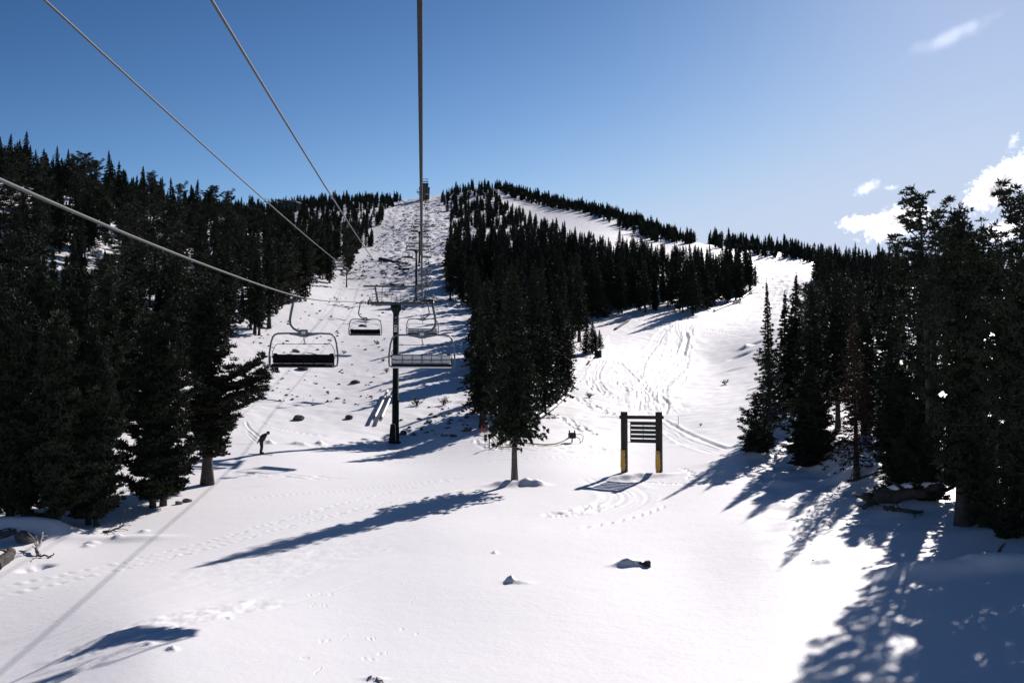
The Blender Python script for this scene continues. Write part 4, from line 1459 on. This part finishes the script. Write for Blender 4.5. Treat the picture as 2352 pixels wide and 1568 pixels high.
# mast on the summit
g = ground(1121, 436)
t_ = at(1121, 414, g[1])[2] - g[2]
mm = MB()
mm.tube([(0, 0, -1), (0, 0, t_)], [.25, .08], 6)
for zz, l in ((.72, 1.6), (.82, 1.2), (.9, .8)):
    mm.tube([(-l / 2 - .4, 0, t_ * zz), (l / 2 + .4, 0, t_ * zz)], .08, 5)
o = mm.build('radio_mast', M['steel_dark'])
o.location = tuple(g)
tag(o, 'thin radio mast on the highest point of the mountain', 'mast')

# ------------------------------------------------------------------ trail sign
g = ground(1474, 1087)
sg = empty('trail_sign_board', tuple(g), -R(27))
ph = 3.58
for q in (-1, 1):
    dz = 0
    pm = MB()
    for s_ in (-.082, .082):
        pm.box((q * 1.08 + s_, 0, ph / 2 - .25), (.16, .32, ph + .5), bev=.012)
    po = pm.build('post', M['wood'], sg)
    pd = MB()
    zz = np.linspace(.0, 1.3, 12)
    wd_ = .145 * np.clip(np.minimum(.62 + zz * 1.3, 1 - (zz - .6).clip(0) * .18), 0, 1)
    V, Fc = [], []
    for z_, w_ in zip(zz, wd_):
        for a_ in np.linspace(math.pi, 2 * math.pi, 9):
            V.append((q * 1.08 - .03 + w_ * 1.05 * math.cos(a_), -.158 + (.12 * math.sin(a_)) * (1 + .12 * math.sin(z_ * 31 + a_ * 3)), z_ + .05))
    for i in range(11):
        for j in range(8):
            Fc.append((i * 9 + j, i * 9 + j + 1, i * 9 + 10 + j, i * 9 + 9 + j))
    Fc.append(tuple(range(99, 108))); Fc.append(tuple(range(8, -1, -1)))
    V = V[:108]
    pdo = pd.add(V, [f_ for f_ in Fc if max(f_) < 108]).build('post_pad', M['pad'], sg, True)
    for zs in (.3, 1.08):
        k_ = int(zs / 1.3 * 11)
        w_ = wd_[k_] * 1.05
        MB().tube([(q * 1.08 - .03 + (w_ + .008) * math.cos(a_), -.158 + .142 * math.sin(a_), zs) for a_ in np.linspace(math.pi, 2 * math.pi, 10)], .013, 5).build('strap', M['strap'], pdo)
    for zs in (.45, .78, 1.12):
        MB().box((q * 1.08 + .135, -.165, zs), (.03, .02, .03)).build('fastener', M['strap'], po)
    MB().box((q * 1.08 + .155, -.05, 1.02), (.04, .08, .16), bev=.01).build('bracket', M['wood'], po)
MB().box((0, -.18, ph - .32), (2.62, .06, .21), bev=.01).build('crossbeam', M['wood'], sg)
MB().box((0, .19, ph - .32), (2.62, .06, .165), bev=.01).build('crossbeam', M['wood'], sg)
for k_ in range(5):
    bo = MB()
    bo.box((.09, 0, ph - .69 - k_ * .252), (1.56, .04, .192), bev=.006)
    bo.build('board', M['board'], sg)
bf = MB()
bf.box((.09, .035, ph - 1.2), (.03, .03, 1.2))
bf.box((-.695, .035, ph - 1.2), (.035, .03, 1.2))
bf.box((.875, .035, ph - 1.2), (.035, .03, 1.2))
bf.box((.0, .035, ph - .59), (1.9, .03, .03)).box((0, .035, ph - 1.81), (1.9, .03, .03))
bf.build('board_frame', M['board'], sg)
tag(sg, 'dark timber trail sign of slatted boards between two posts with ochre pads', 'trail sign')

# ------------------------------------------------------------------ skier
g = ground(600, 1045)
sk = empty('person', (g[0], g[1], g[2] + .03), R(8))
sk.scale = (.9, .95, .88)


def skinned(name, verts, edges, rads, m, parent, sub=2):
    me = bpy.data.meshes.new(name)
    me.from_pydata(verts, edges, [])
    me.materials.append(m)
    o = link(name, me, parent)
    md = o.modifiers.new('skin', 'SKIN')
    for i, r in enumerate(rads):
        sv = me.skin_vertices[0].data[i]
        sv.radius = (r, r) if not isinstance(r, tuple) else r
    me.skin_vertices[0].data[0].use_root = True
    md.use_smooth_shade = True
    s = o.modifiers.new('sub', 'SUBSURF'); s.levels = sub; s.render_levels = sub
    return o


bv = [(-.04, 0, .88), (.01, 0, 1.02), (.11, 0, 1.2), (.24, 0, 1.35), (.33, 0, 1.43), (.38, 0, 1.47)]
be = [(0, 1), (1, 2), (2, 3), (3, 4), (4, 5)]
br = [.19, .215, .245, .21, .11, .075]
for q in (-1, 1):
    n = len(bv)
    bv += [(-.01, q * .1, .8), (.035, q * .12, .5), (-.03, q * .12, .14), (-.03, q * .12, .09), (.11, q * .125, .07)]
    be += [(0, n), (n, n + 1), (n + 1, n + 2), (n + 2, n + 3), (n + 3, n + 4)]
    br += [.125, .105, .09, .085, .06]
    m0 = len(bv)
    bv += [(.2, q * .22, 1.33), (-.02, q * .29, 1.12), (-.17, q * .18, .94), (-.22, q * .13, .89)]
    be += [(3, m0), (m0, m0 + 1), (m0 + 1, m0 + 2), (m0 + 2, m0 + 3)]
    br += [.105, .085, .068, .055]
skinned('body', bv, be, br, M['cloth'], sk)
for q in (-1, 1):
    hv = [(-.22, q * .13, .895), (-.25, q * .12, .85)]
    he = [(0, 1)]
    hr = [.04, .04]
    for k_, (dy, l) in enumerate(((-.03, .06), (-.01, .07), (.01, .066), (.03, .05))):
        n = len(hv)
        hv += [(-.265, q * .12 + dy, .83), (-.27 - .2 * l, q * .12 + dy * 1.1, .83 - l * .8), (-.255, q * .12 + dy, .82 - l)]
        he += [(1, n), (n, n + 1), (n + 1, n + 2)]
        hr += [.013, .012, .01]
    n = len(hv)
    hv += [(-.2, q * .12 - q * .05, .84), (-.215, q * .12 - q * .065, .8)]
    he += [(0, n), (n, n + 1)]
    hr += [.014, .012]
    skinned('glove', hv, he, hr, M['cloth'], sk, 1)
hd = bmesh.new()
bmesh.ops.create_uvsphere(hd, u_segments=24, v_segments=16, radius=.105)
for v_ in hd.verts:
    v_.co.z *= 1.2
    if v_.co.x > .04 and abs(v_.co.y) < .03 and -.05 < v_.co.z < .02: v_.co.x += .025
    if v_.co.z < -.06 and v_.co.x > 0: v_.co.x += .012
hm = bpy.data.meshes.new('head'); hd.to_mesh(hm); hd.free()
hm.materials.append(M['skin'])
for p_ in hm.polygons: p_.use_smooth = True
ho = link('head', hm, sk)
ho.location = (.445, 0, 1.5); ho.rotation_euler = (0, R(48), 0)
he_ = MB()
V, Fc = [], []
for i in range(9):
    a_ = i / 8 * 1.75
    for j in range(24):
        b_ = j / 24 * 2 * math.pi
        rr_ = .128
        V.append((rr_ * math.sin(a_) * math.cos(b_) - .012, rr_ * math.sin(a_) * math.sin(b_), rr_ * 1.12 * math.cos(a_) + .012))
for i in range(8):
    for j in range(24):
        Fc.append((i * 24 + j, i * 24 + (j + 1) % 24, (i + 1) * 24 + (j + 1) % 24, (i + 1) * 24 + j))
hel = he_.add(V, Fc).build('helmet', M['cloth'], ho, True)
gg = MB()
gg.box((.112, 0, .01), (.03, .15, .06), bev=.012)
gg.build('goggles', M['glass'], ho)
ears = MB()
for q in (-1, 1): ears.box((-.01, q * .105, -.02), (.045, .02, .06), bev=.008)
ears.build('ear', M['skin'], ho)
mt = MB().box((.1, 0, -.068), (.012, .045, .01), bev=.003)
mt.build('mouth', M['ink'], ho)
bp_ = MB()
bp_.box((-.06, 0, 1.0), (.2, .3, .22), rot=np.array(Matrix.Rotation(.25, 3, 'Y')), bev=.05)
bp_.build('waist_pack', M['cloth'], sk)
for q in (-1, 1):
    bt = MB()
    bt.box((.03, q * .12, .07), (.31, .105, .1), bev=.03)
    bt.box((-.02, q * .12, .2), (.14, .115, .24), rot=np.array(Matrix.Rotation(.1, 3, 'Y')), bev=.04)
    bt.build('ski_boot', M['steel_black'], sk)
tag(sk, 'person in black ski clothing and helmet gliding bent forward, hands behind the hips', 'person')
ca, sa = math.cos(R(8)), math.sin(R(8))
for q in (-1, 1):
    s_ = MB()
    xs = np.linspace(-.78, .9, 16)
    zz = .018 + .1 * ((xs - .7).clip(0) / .2) ** 2 + .02 * ((-.7 - xs).clip(0) / .1)
    wd_ = .04 + .012 * np.abs(xs) ** 2
    V = []
    for x_, z_, w_ in zip(xs, zz, wd_):
        V += [(x_, -w_, z_ - .006), (x_, w_, z_ - .006), (x_, w_, z_ + .006), (x_, -w_, z_ + .006)]
    Fc = [(i * 4 + j, i * 4 + (j + 1) % 4, i * 4 + 4 + (j + 1) % 4, i * 4 + 4 + j) for i in range(15) for j in range(4)] + [(0, 1, 2, 3), (63, 62, 61, 60)]
    so = s_.add(V, Fc).build('ski', M['ink'])
    so.location = (g[0] - sa * q * .12, g[1] + ca * q * .12, g[2] + .015)
    so.rotation_euler = (0, 0, R(8))
    tag(so, 'black ski under the %s foot of the bent skier' % ('far' if q > 0 else 'near'), 'ski')

# ------------------------------------------------------------------ pipes, hoses, posts
def pipe_run(px, r, label, off=(0,), lift=.15, m='pipe', name='snowmaking_pipe', legs=True):
    P = gpath(px, 1.5)
    d = P[-1] - P[0]; nrm = np.array([-d[1], d[0]]) / np.hypot(*d)
    for i, q in enumerate(off):
        Q = P + nrm * q
        z = base_z(Q[:, 0], Q[:, 1])
        mb = MB()
        pts = np.stack([Q[:, 0], Q[:, 1], z + lift], 1)
        mb.tube(pts, r, 10)
        o = mb.build(name, M[m], None, True)
        for j in range(0, len(pts) if legs else 0, 5):
            t_ = MB()
            p_ = pts[j]
            for e in (-.25, .25):
                t_.tube([(p_[0] + nrm[0] * e, p_[1] + nrm[1] * e, p_[2] - lift - .3), (p_[0], p_[1], p_[2] - r)], .03, 5)
            t_.build('trestle', M['wood'], o)
        tag(o, label[i] if isinstance(label, (list, tuple)) else label, 'pipe')


pipe_run([(866, 972), (880, 942), (896, 905)], .13, ['left pale pipe of the pair rising behind the nearest tower', 'right pale pipe of the pair rising behind the nearest tower'], (-.28, .28), .32, legs=False)
pipe_run([(1225, 968), (1262, 942), (1300, 906)], .13, ['outer pale pipe on the wood edge right of the lone fir', 'inner pale pipe on the wood edge right of the lone fir'], (-.35, .35), .3)
pipe_run([(1306, 897), (1318, 880), (1331, 862)], .12, ['left pale pipe of the short middle pair along the run', 'right pale pipe of the short middle pair along the run'], (-.5, .5), .35)
pipe_run([(1352, 836), (1376, 806), (1396, 776)], .12, 'pale pipe passing the black post beside the young firs', (0,), .3)
pipe_run([(1412, 758), (1428, 747), (1444, 737)], .22, 'dark log lying at the upper edge of the run near the crest', (0,), .12, 'bark_dark', 'log')
pipe_run([(1640, 716), (1690, 695), (1735, 662)], .22, 'long pale pipe along the upper end of the middle wood', (0,), .25)


def post(px, y0, y1, r, label, m='steel_dark', name='marker_post', cap=False):
    b = ground(px, y0)
    t_ = at(px, y1, b[1])[2]
    mb = MB()
    mb.tube([(0, 0, -.3), (0, 0, t_ - b[2])], r, 8)
    if cap:
        mb.tube([(0, 0, t_ - b[2] - .02), (0, 0, t_ - b[2] + .18)], r * 2.4, 8)
    o = mb.build(name, M[m])
    o.location = tuple(b)
    tag(o, label, 'post')
    return b


post(1374, 820, 805, .5, 'short thick black post at the run edge beside the young firs')
post(1124, 1028, 1005, .035, 'metal stake holding the end of the yellow hose', cap=True)
post(1114, 1031, 972, .012, 'thin pale bamboo wand left of the hose stake', 'wire')
post(1106, 986, 962, .05, 'dark stake at the foot of the corner fir behind the red marker')
post(1558, 976, 956, .02, 'thin twig stake on the run near the sign', 'twig')


def hose(px, r, label):
    P = gpath(px, .5)
    z = ground_z(P[:, 0], P[:, 1]) + .06
    return P, z, r, label


def hose_build(P, z, r, label, ends=(0, 0)):
    n = len(P)
    t = np.linspace(0, 1, n)
    z = z + ends[0] * np.clip(1 - t / .35, 0, 1) ** 1.6 + ends[1] * np.clip(1 - (1 - t) / .25, 0, 1) ** 1.6
    tag(MB().tube(np.stack([P[:, 0], P[:, 1], z], 1), r, 6).build('hose', M['hose'], None, True), label, 'hose')


P, z, r, l = hose([(1113, 985), (1125, 995), (1139, 1004), (1160, 1011), (1194, 1018), (1240, 1024), (1274, 1024), (1297, 1019), (1312, 1015)], .05, 'long yellow hose curving behind the lone fir to the black hydrant')
hose_build(P, z, r, l, (.9, .35))
P, z, r, l = hose([(1125, 1026), (1139, 1026), (1160, 1029), (1176, 1029)], .035, 'short yellow hose hanging from the metal stake to the lone fir')
hose_build(P, z, r, l, (.75, 0))
g = ground(1314, 1016)
hy = empty('hydrant', tuple(g), .3)
MB().tube([(0, 0, -.2), (0, 0, .45)], .05, 8).build('standpipe', M['steel_dark'], hy)
bb = MB().box((0, 0, .5), (.5, .35, .42), bev=.04)
for q in (-.2, .2):
    bb.box((q, 0, .78), (.07, .1, .2), bev=.01)
bb.build('valve_box', M['steel_black'], hy)
lp = MB()
lp.tube([(.25, 0, .55), (.6, 0, .6), (.9, .1, .45), (.85, .1, .1), (.6, .1, -.05)], .022, 6)
lp.tube([(.3, 0, .4), (.55, .1, .3), (.7, .1, 0)], .022, 6)
lp.build('loop_hose', M['steel_black'], hy)
tag(hy, 'black snowmaking hydrant with looped hoses on the snow right of the lone fir', 'hydrant')
g = ground(1110, 992)
fl = empty('marker_flag', tuple(g))
MB().tube([(.1, 0, -.2), (.18, 0, .75)], .02, 6).build('flag_pole', M['steel_black'], fl)
V = []
for i in range(6):
    for j in range(4):
        V.append((.15 - .06 * i + .03 * math.sin(i * 2 + j), .03 * math.sin(i * 1.7 + j * 2), .68 - .15 * j - .02 * i))
fm = MB().add(V, [(i * 4 + j, i * 4 + j + 1, i * 4 + 5 + j, i * 4 + 4 + j) for i in range(5) for j in range(3)])
fm.build('flag', M['red'], fl)
tag(fl, 'small crumpled orange red flag on a stick by the corner fir', 'flag')

# ------------------------------------------------------------------ rocks, logs, shrubs
def rock_mesh(seed, m, cap=True):
    rng = np.random.default_rng(seed)
    bm = bmesh.new()
    bmesh.ops.create_icosphere(bm, subdivisions=4, radius=1)
    dirs = rng.normal(0, 1, (9, 3)); dirs /= np.linalg.norm(dirs, axis=1)[:, None]
    offs = rng.uniform(.55, .95, 9)
    for v_ in bm.verts:
        p = np.array(v_.co[:])
        d = dirs @ p
        k_ = min(1., float((offs / np.maximum(d, 1e-3)).clip(.1, 9).min()))
        n_ = noise(np.array([p[0] * 3 + seed]), np.array([p[1] * 3 + p[2] * 2.3]), seed)[0]
        v_.co = Vector(p * k_ * (1 + .07 * n_))
        v_.co.z *= .75
    me = bpy.data.meshes.new('boulder'); bm.to_mesh(me); bm.free()
    me.materials.append(m)
    me.materials.append(M['snow'])
    for p_ in me.polygons:
        if cap and p_.normal.z > .82 and p_.center.z > .2:
            p_.material_index = 1
    me.update()
    return me


ROCKS = [rock_mesh(s, M['rock_dark'] if s % 3 else M['rock'], s % 2 == 0) for s in range(7)]


def rock(px, py, w, hgt, label, k=None, group=None, cat='rock', rz=None):
    b = ground(px, py)
    sc = w / F * b[1] / 2
    o = link('boulder', ROCKS[k if k is not None else NAVY.randrange(7)])
    o.location = (b[0], b[1], b[2] + sc * hgt * .25)
    o.scale = (sc, sc * NAVY.uniform(.6, 1.), sc * hgt)
    o.rotation_euler = (NAVY.uniform(-.2, .2), NAVY.uniform(-.2, .2), NAVY.uniform(0, 6.28) if rz is None else rz)
    tag(o, label, cat, group)
    return o


rock(58, 1243, 58, .95, 'large boulder beside the left foreground pines', 1)
rock(8, 1232, 60, .7, 'snow capped boulder cut by the left picture edge', 2)
rock(410, 1158, 20, .8, 'small rounded boulder at the foot of the two-stemmed pine', 3)
rock(430, 1152, 24, .7, 'pale pointed boulder right of the two-stemmed pine', 6)
rock(684, 962, 34, .7, 'dark flat topped boulder on the snow left of the nearest tower', 1)
rock(802, 959, 26, .8, 'dark angular boulder halfway between the flat topped boulder and the tower', 4)
rock(815, 880, 26, .6, 'dark boulder under the downhill chairs', 5)
rock(925, 994, 22, .9, 'dark boulder just right of the nearest tower base', 1)
rock(1075, 985, 26, .9, 'dark boulder in the tree shade left of the corner fir', 4)
rock(985, 968, 26, .5, 'flat dark boulder in the tree shade right of the tower', 5)
rock(1040, 1000, 22, .5, 'dark boulder at the shade edge beyond the tower', 1)
rock(775, 915, 13, .7, 'pale brown boulder left of the tower pole', 0)
rock(697, 848, 42, .4, 'low dark boulder below the nearest downhill chair', 4)
rock(680, 806, 26, .5, 'grey boulder seen through the nearest downhill chair frame', 3)
rock(833, 750, 20, .5, 'dark boulder seen through the second downhill chair frame', 2)
rock(2075, 1312, 17, 1.3, 'small dark chunk sticking up in the shaded snow on the right', 4)
rock(1868, 1285, 7, .7, 'small dark stone in the tree shadow on the right', 1)
rng = random.Random(77)
for i in range(210):
    for _ in range(50):
        py = 600 + (930 - 600) * rng.random() ** 1.2
        x0 = np.interp(py, [600, 690, 780, 930], [810, 720, 560, 560])
        x1 = np.interp(py, [600, 690, 850, 930], [1020, 1030, 880, 860])
        px = rng.uniform(x0, x1)
        if noise(np.array([px / 40.]), np.array([py / 18.]), 88)[0] > -.15: break
    rock(px, py, rng.uniform(3, 11) * (.6 + .4 * (py - 560) / 350), rng.uniform(.4, .8), 'small dark rock poking through the snow under the lift line', rng.choice([1, 2, 4, 5, 3]), 'small rocks under the lift line')
for i in range(60):
    px, py = rng.uniform(905, 1080), rng.uniform(930, 1000)
    if px < 960 and py < 960: continue
    rock(px, py, rng.uniform(5, 14), rng.uniform(.4, .8), 'small dark rock in the tree shade right of the nearest tower', rng.choice([1, 2, 4, 5]), 'rocks in the shade right of the tower')

# rough rocky brush that nobody could count near the top of the lift line
V, n0, Fc = [], 0, []
rg = np.random.default_rng(5)
parts = []
for i in range(2300):
    py = rg.uniform(462, 640)
    x0 = np.interp(py, [462, 500, 580, 640], [915, 890, 850, 800]); x1 = np.interp(py, [462, 560, 640], [1015, 1030, 1024])
    px = rg.uniform(x0, x1)
    if noise(np.array([px / 30.]), np.array([py / 10.]), 55)[0] < -.2 or rg.uniform() > (1.15 - .8 * (py - 462) / 180):
        continue
    parts.append((px, py))
pp = np.array(parts)
rows = []
for px, py in parts:
    b = ground(px, py)
    L_, h_ = rg.uniform(.25, 1.2) * rg.uniform(.5, 1), rg.uniform(.1, .36)
    a = rg.uniform(-.5, .5)
    c = rg.normal(0, .25, (5, 3)) * [L_, L_ * .6, h_]
    ax = np.array([math.cos(a), math.sin(a), 0])
    top = b + [0, 0, h_]
    rows.append(np.stack([b - ax * L_ + [0, 0, -.1], b + c[0] * .3 + [0, -.3, -.1], b + ax * L_ + [0, 0, -.1], top + c[1]]))
    rows.append(np.stack([b - ax * L_ + [0, .3, -.1], b + c[2] * .3 + [0, .5, -.1], b + ax * L_ + [0, .3, -.1], top + c[1]]))
V = np.concatenate(rows)
q = np.arange(len(V)).reshape(-1, 4)
tri = np.concatenate([q[:, [0, 1, 3]], q[:, [1, 2, 3]], q[:, [0, 2, 3]]])
tag(link('brush', mesh_np('brush', V, tri.astype(np.int32), M['twig'])), 'scattered low rocks and dark brush on the steep top of the lift line', 'brush', kind='stuff')

# little leafless shrubs
def shrub_mesh(seed):
    rg = random.Random(seed)
    mb = MB()
    for i in range(16):
        a, l, e = rg.uniform(0, 6.28), rg.uniform(.35, 1), rg.uniform(.4, 1.4)
        o = np.array([math.cos(a) * math.cos(e), math.sin(a) * math.cos(e), math.sin(e)])
        mb.tube([(0, 0, -.1), o * l * .5 + [0, 0, .05], o * l + [rg.uniform(-.1, .1), 0, .1]], [.03, .02, .008], 4, False)
        for j in range(4):
            p = o * l * rg.uniform(.5, 1)
            d = np.array([rg.uniform(-.25, .25), rg.uniform(-.25, .25), rg.uniform(0, .25)])
            mb.tube([p, p + d * .6, p + d], [.025, .03, .01], 4, False)
    v = np.concatenate(mb.v)
    return mesh_np('shrub', v, mb.f, M['twig'])


SHR = [shrub_mesh(s) for s in range(4)]


def shrub(px, py, w, label, group=None):
    b = ground(px, py)
    o = link('shrub', SHR[NAVY.randrange(4)])
    o.location = tuple(b)
    k_ = w / F * b[1] / 1.6
    o.scale = (k_, k_, k_ * .9)
    o.rotation_euler = (0, 0, NAVY.uniform(0, 6.28))
    tag(o, label, 'shrub', group)


for px, py, w, lab in [(958, 930, 40, 'low leafy shrub in the tree shade right of the tower'), (1018, 928, 38, 'second low shrub in the tree shade, nearer the corner fir'), (895, 918, 14, 'small shrub against the left side of the tower pole'),
                       (889, 854, 22, 'bushy little shrub on the slope left of the tower above the pipes'), (790, 811, 16, 'small dry shrub right of the nearest downhill chair'), (840, 766, 16, 'round small shrub under the second downhill chair'),
                       (865, 790, 18, 'small shrub below the second downhill chair'), (880, 830, 16, 'small shrub close to the tower pole at chair height'), (1350, 880, 0, ''), (1354, 912, 26, 'dry tussock on the run left of the tracks'),
                       (1665, 882, 22, 'thin dry shrub on the smooth right side of the run'), (1610, 977, 12, 'tiny dry twig on the run above the shadow')]:
    if w:
        shrub(px, py, w, lab)
for i in range(46):
    if i < 34:
        py = rng.uniform(640, 930); px = rng.uniform(np.interp(py, [640, 690, 780, 930], [800, 720, 560, 560]), np.interp(py, [640, 850, 930], [1010, 890, 870]))
        shrub(px, py, rng.uniform(5, 12), 'tiny dry shrub on the snow of the lift line', 'dry shrubs of the lift line')
    else:
        shrub(rng.uniform(1640, 1790), rng.uniform(615, 720), rng.uniform(4, 9), 'tiny dry shrub near the crest of the right-hand run', 'dry shrubs of the right run')


def log(p0, p1, r0, r1, label, m='bark_dark', lift=0., stubs=0, snowcap=False, name='log'):
    a, b = np.array(p0, float), np.array(p1, float)
    root = empty(name, tuple(a))
    d = b - a
    mb = MB()
    t = np.linspace(0, 1, 12)[:, None]
    rg = np.random.default_rng(int(abs(a[0]) * 100))
    P = d * t + rg.normal(0, .03, (12, 3))
    mb.tube(P, np.linspace(r0, r1, 12) * (1 + rg.normal(0, .08, 12)), 12)
    st_ = mb
    for i in range(stubs):
        p = d * rg.uniform(0, .9)
        o = rg.normal(0, 1, 3); o[2] = abs(o[2]) * .8 - .2; o /= np.linalg.norm(o)
        l = rg.uniform(.3, .9) * (1.2 if i < stubs / 2 else .7)
        st_.tube([p, p + o * l * .6 + [0, 0, .05], p + o * l], [r0 * .35, r0 * .2, .015], 6)
    if snowcap:
        dn = d / np.linalg.norm(d)
        for i in range(14):
            o = -dn * rg.uniform(.2, 1) + rg.normal(0, .55, 3); o /= np.linalg.norm(o)
            l = rg.uniform(.35, .95)
            p = d * rg.uniform(0, .05) + rg.normal(0, r0 * .45, 3)
            st_.tube([p, p + o * l * .5 + rg.normal(0, .06, 3), p + o * l], [r0 * .5, r0 * .3, .02], 6)
    mb.build('trunk', M[m], root, True)
    if snowcap:
        sc = MB()
        q = np.linspace(.1, .95, 26)[:, None]
        w = r0 * (.62 + .22 * noise(q[:, 0] * 9, q[:, 0] * 0, 4)) * np.sin(np.linspace(.12, math.pi - .12, 26)) ** .35
        sc.tube(d * q + [0, 0, r0 * .72], w, 12)
        sc.build('snow_cap', M['snow'], root, True)
    tag(root, label, 'log')
    return root


def gl(px, py, up=0.):
    g_ = ground(px, py)
    return g_ + [0, 0, up]


log(gl(2013, 1166, .45), gl(2170, 1160, .5),   .3, .26, 'thick snow covered fallen log with broken roots in the right-hand trees', stubs=16, snowcap=True)
log(gl(2030, 1176, .15), gl(2120, 1182, .1), .1, .06, 'thin fallen branch lying under the snow covered log', stubs=5)
log(gl(1945, 1120, .3), gl(2060, 1098, .5), .06, .03, 'thin fallen pole in front of the dead fir', stubs=8)
log(gl(2268, 1285, .1), gl(2322, 1298, .1), .2, .1, 'dark broken stump in the dappled shade on the right', stubs=7)
log(gl(1470, 1300, .06), gl(1491, 1302, .1), .09, .1, 'short log end poking out of the open snow')
log(gl(-10, 1312, .1), gl(26, 1278, .2), .2, .17, 'brown rotten log at the left picture edge', 'bark_dark', stubs=3)
log(gl(82, 1276, .1), gl(98, 1252, .5), .07, .03, 'pale broken branch standing by the large boulder', 'deadwood', stubs=6)
log(gl(84, 1280, .05), gl(122, 1279, .05), .04, .02, 'thin dark stick on the snow by the pale broken branch', stubs=2)
log(gl(240, 1226, .05), gl(285, 1215, .15), .05, .02, 'dark twiggy branch at the foot of the left foreground pines', stubs=9)
log(gl(845, 1560, .02), gl(885, 1570, .02), .03, .02, 'small stick half buried at the bottom picture edge', 'deadwood')
log(gl(872, 598, .5), gl(935, 610, .3), .5, .3, 'long dark fallen log on the slope beyond the near tower', stubs=4)
log(gl(690, 632, .2), gl(760, 645, .2), .0 + .16, .1, 'thin fallen log on the slope by the bare-trunked pine', stubs=3)

# ------------------------------------------------------------------ clouds
def cloud_mat(name, dens, thr, nscale, soft, aniso=.55):
    m = bpy.data.materials.new(name)
    m.use_nodes = True
    nt = m.node_tree
    nt.nodes.clear()
    out = nt.nodes.new('ShaderNodeOutputMaterial')
    pv = nt.nodes.new('ShaderNodeVolumePrincipled')
    pv.inputs['Color'].default_value = (1, 1, 1, 1)
    pv.inputs['Anisotropy'].default_value = aniso
    tc = nt.nodes.new('ShaderNodeTexCoord')
    ln = nt.nodes.new('ShaderNodeVectorMath'); ln.operation = 'LENGTH'
    nt.links.new(tc.outputs['Object'], ln.inputs[0])
    geo = nt.nodes.new('ShaderNodeNewGeometry')
    nz = nt.nodes.new('ShaderNodeTexNoise')
    nz.inputs['Scale'].default_value = nscale
    nz.inputs['Detail'].default_value = 5
    nz.inputs['Roughness'].default_value = .6
    nt.links.new(geo.outputs['Position'], nz.inputs['Vector'])
    a = nt.nodes.new('ShaderNodeMath'); a.operation = 'MULTIPLY_ADD'          # noise*1.5 - length
    a.inputs[1].default_value = 1.9
    nt.links.new(nz.outputs['Fac'], a.inputs[0])
    b = nt.nodes.new('ShaderNodeMath'); b.operation = 'MULTIPLY'; b.inputs[1].default_value = -1
    nt.links.new(ln.outputs['Value'], b.inputs[0])
    nt.links.new(b.outputs[0], a.inputs[2])
    mr = nt.nodes.new('ShaderNodeMapRange')
    mr.inputs['From Min'].default_value = thr
    mr.inputs['From Max'].default_value = thr + soft
    mr.inputs['To Min'].default_value = 0
    mr.inputs['To Max'].default_value = dens
    nt.links.new(a.outputs[0], mr.inputs['Value'])
    nt.links.new(mr.outputs[0], pv.inputs['Density'])
    nt.links.new(pv.outputs[0], out.inputs['Volume'])
    return m


bm = bmesh.new(); bmesh.ops.create_icosphere(bm, subdivisions=3, radius=1)
csm = bpy.data.meshes.new('cloud'); bm.to_mesh(csm); bm.free()
CD = 6000.
CM = {'puff': cloud_mat('cloud_vapour', .019, .3, .022, .35), 'wisp': cloud_mat('wisp_vapour', .006, .35, .03, .5), 'cirrus': cloud_mat('cirrus_vapour', .0006, .35, .008, .6)}
for px, py, w, h, ang, kind, lab in [
    (1972, 514, 60, 24, .06, 'puff', 'small flat bottomed white cloud, leftmost of the low puffs'),
    (2060, 512, 95, 44, .35, 'puff', 'white cloud behind the gnarled open-crowned pine'),
    (2300, 420, 120, 50, .6, 'puff', 'large bright white cloud at the right picture edge'),
    (2305, 530, 62, 32, .2, 'puff', 'white cloud low behind the right-hand pines'),
    (1992, 432, 44, 20, .4, 'wisp', 'thin white wisp above the flat bottomed small cloud'),
    (2047, 431, 24, 9, .1, 'wisp', 'tiny white wisp right of the thin wisp'),
    (2328, 325, 18, 34, -.4, 'wisp', 'small curled wisp above the large bright cloud'),
    (2180, 85, 150, 26, .42, 'cirrus', 'long faint diagonal cirrus streak in the upper right sky'),
]:
    me = csm.copy()
    me.materials.append(CM[kind])
    o = link('cloud', me)
    c = at(px, py, CD)
    o.location = tuple(c)
    k = CD / F
    o.scale = (w * k * 1.15, w * k * .7, h * k * 1.15)
    o.rotation_euler = (0, -ang, 0)
    tag(o, lab, 'cloud')
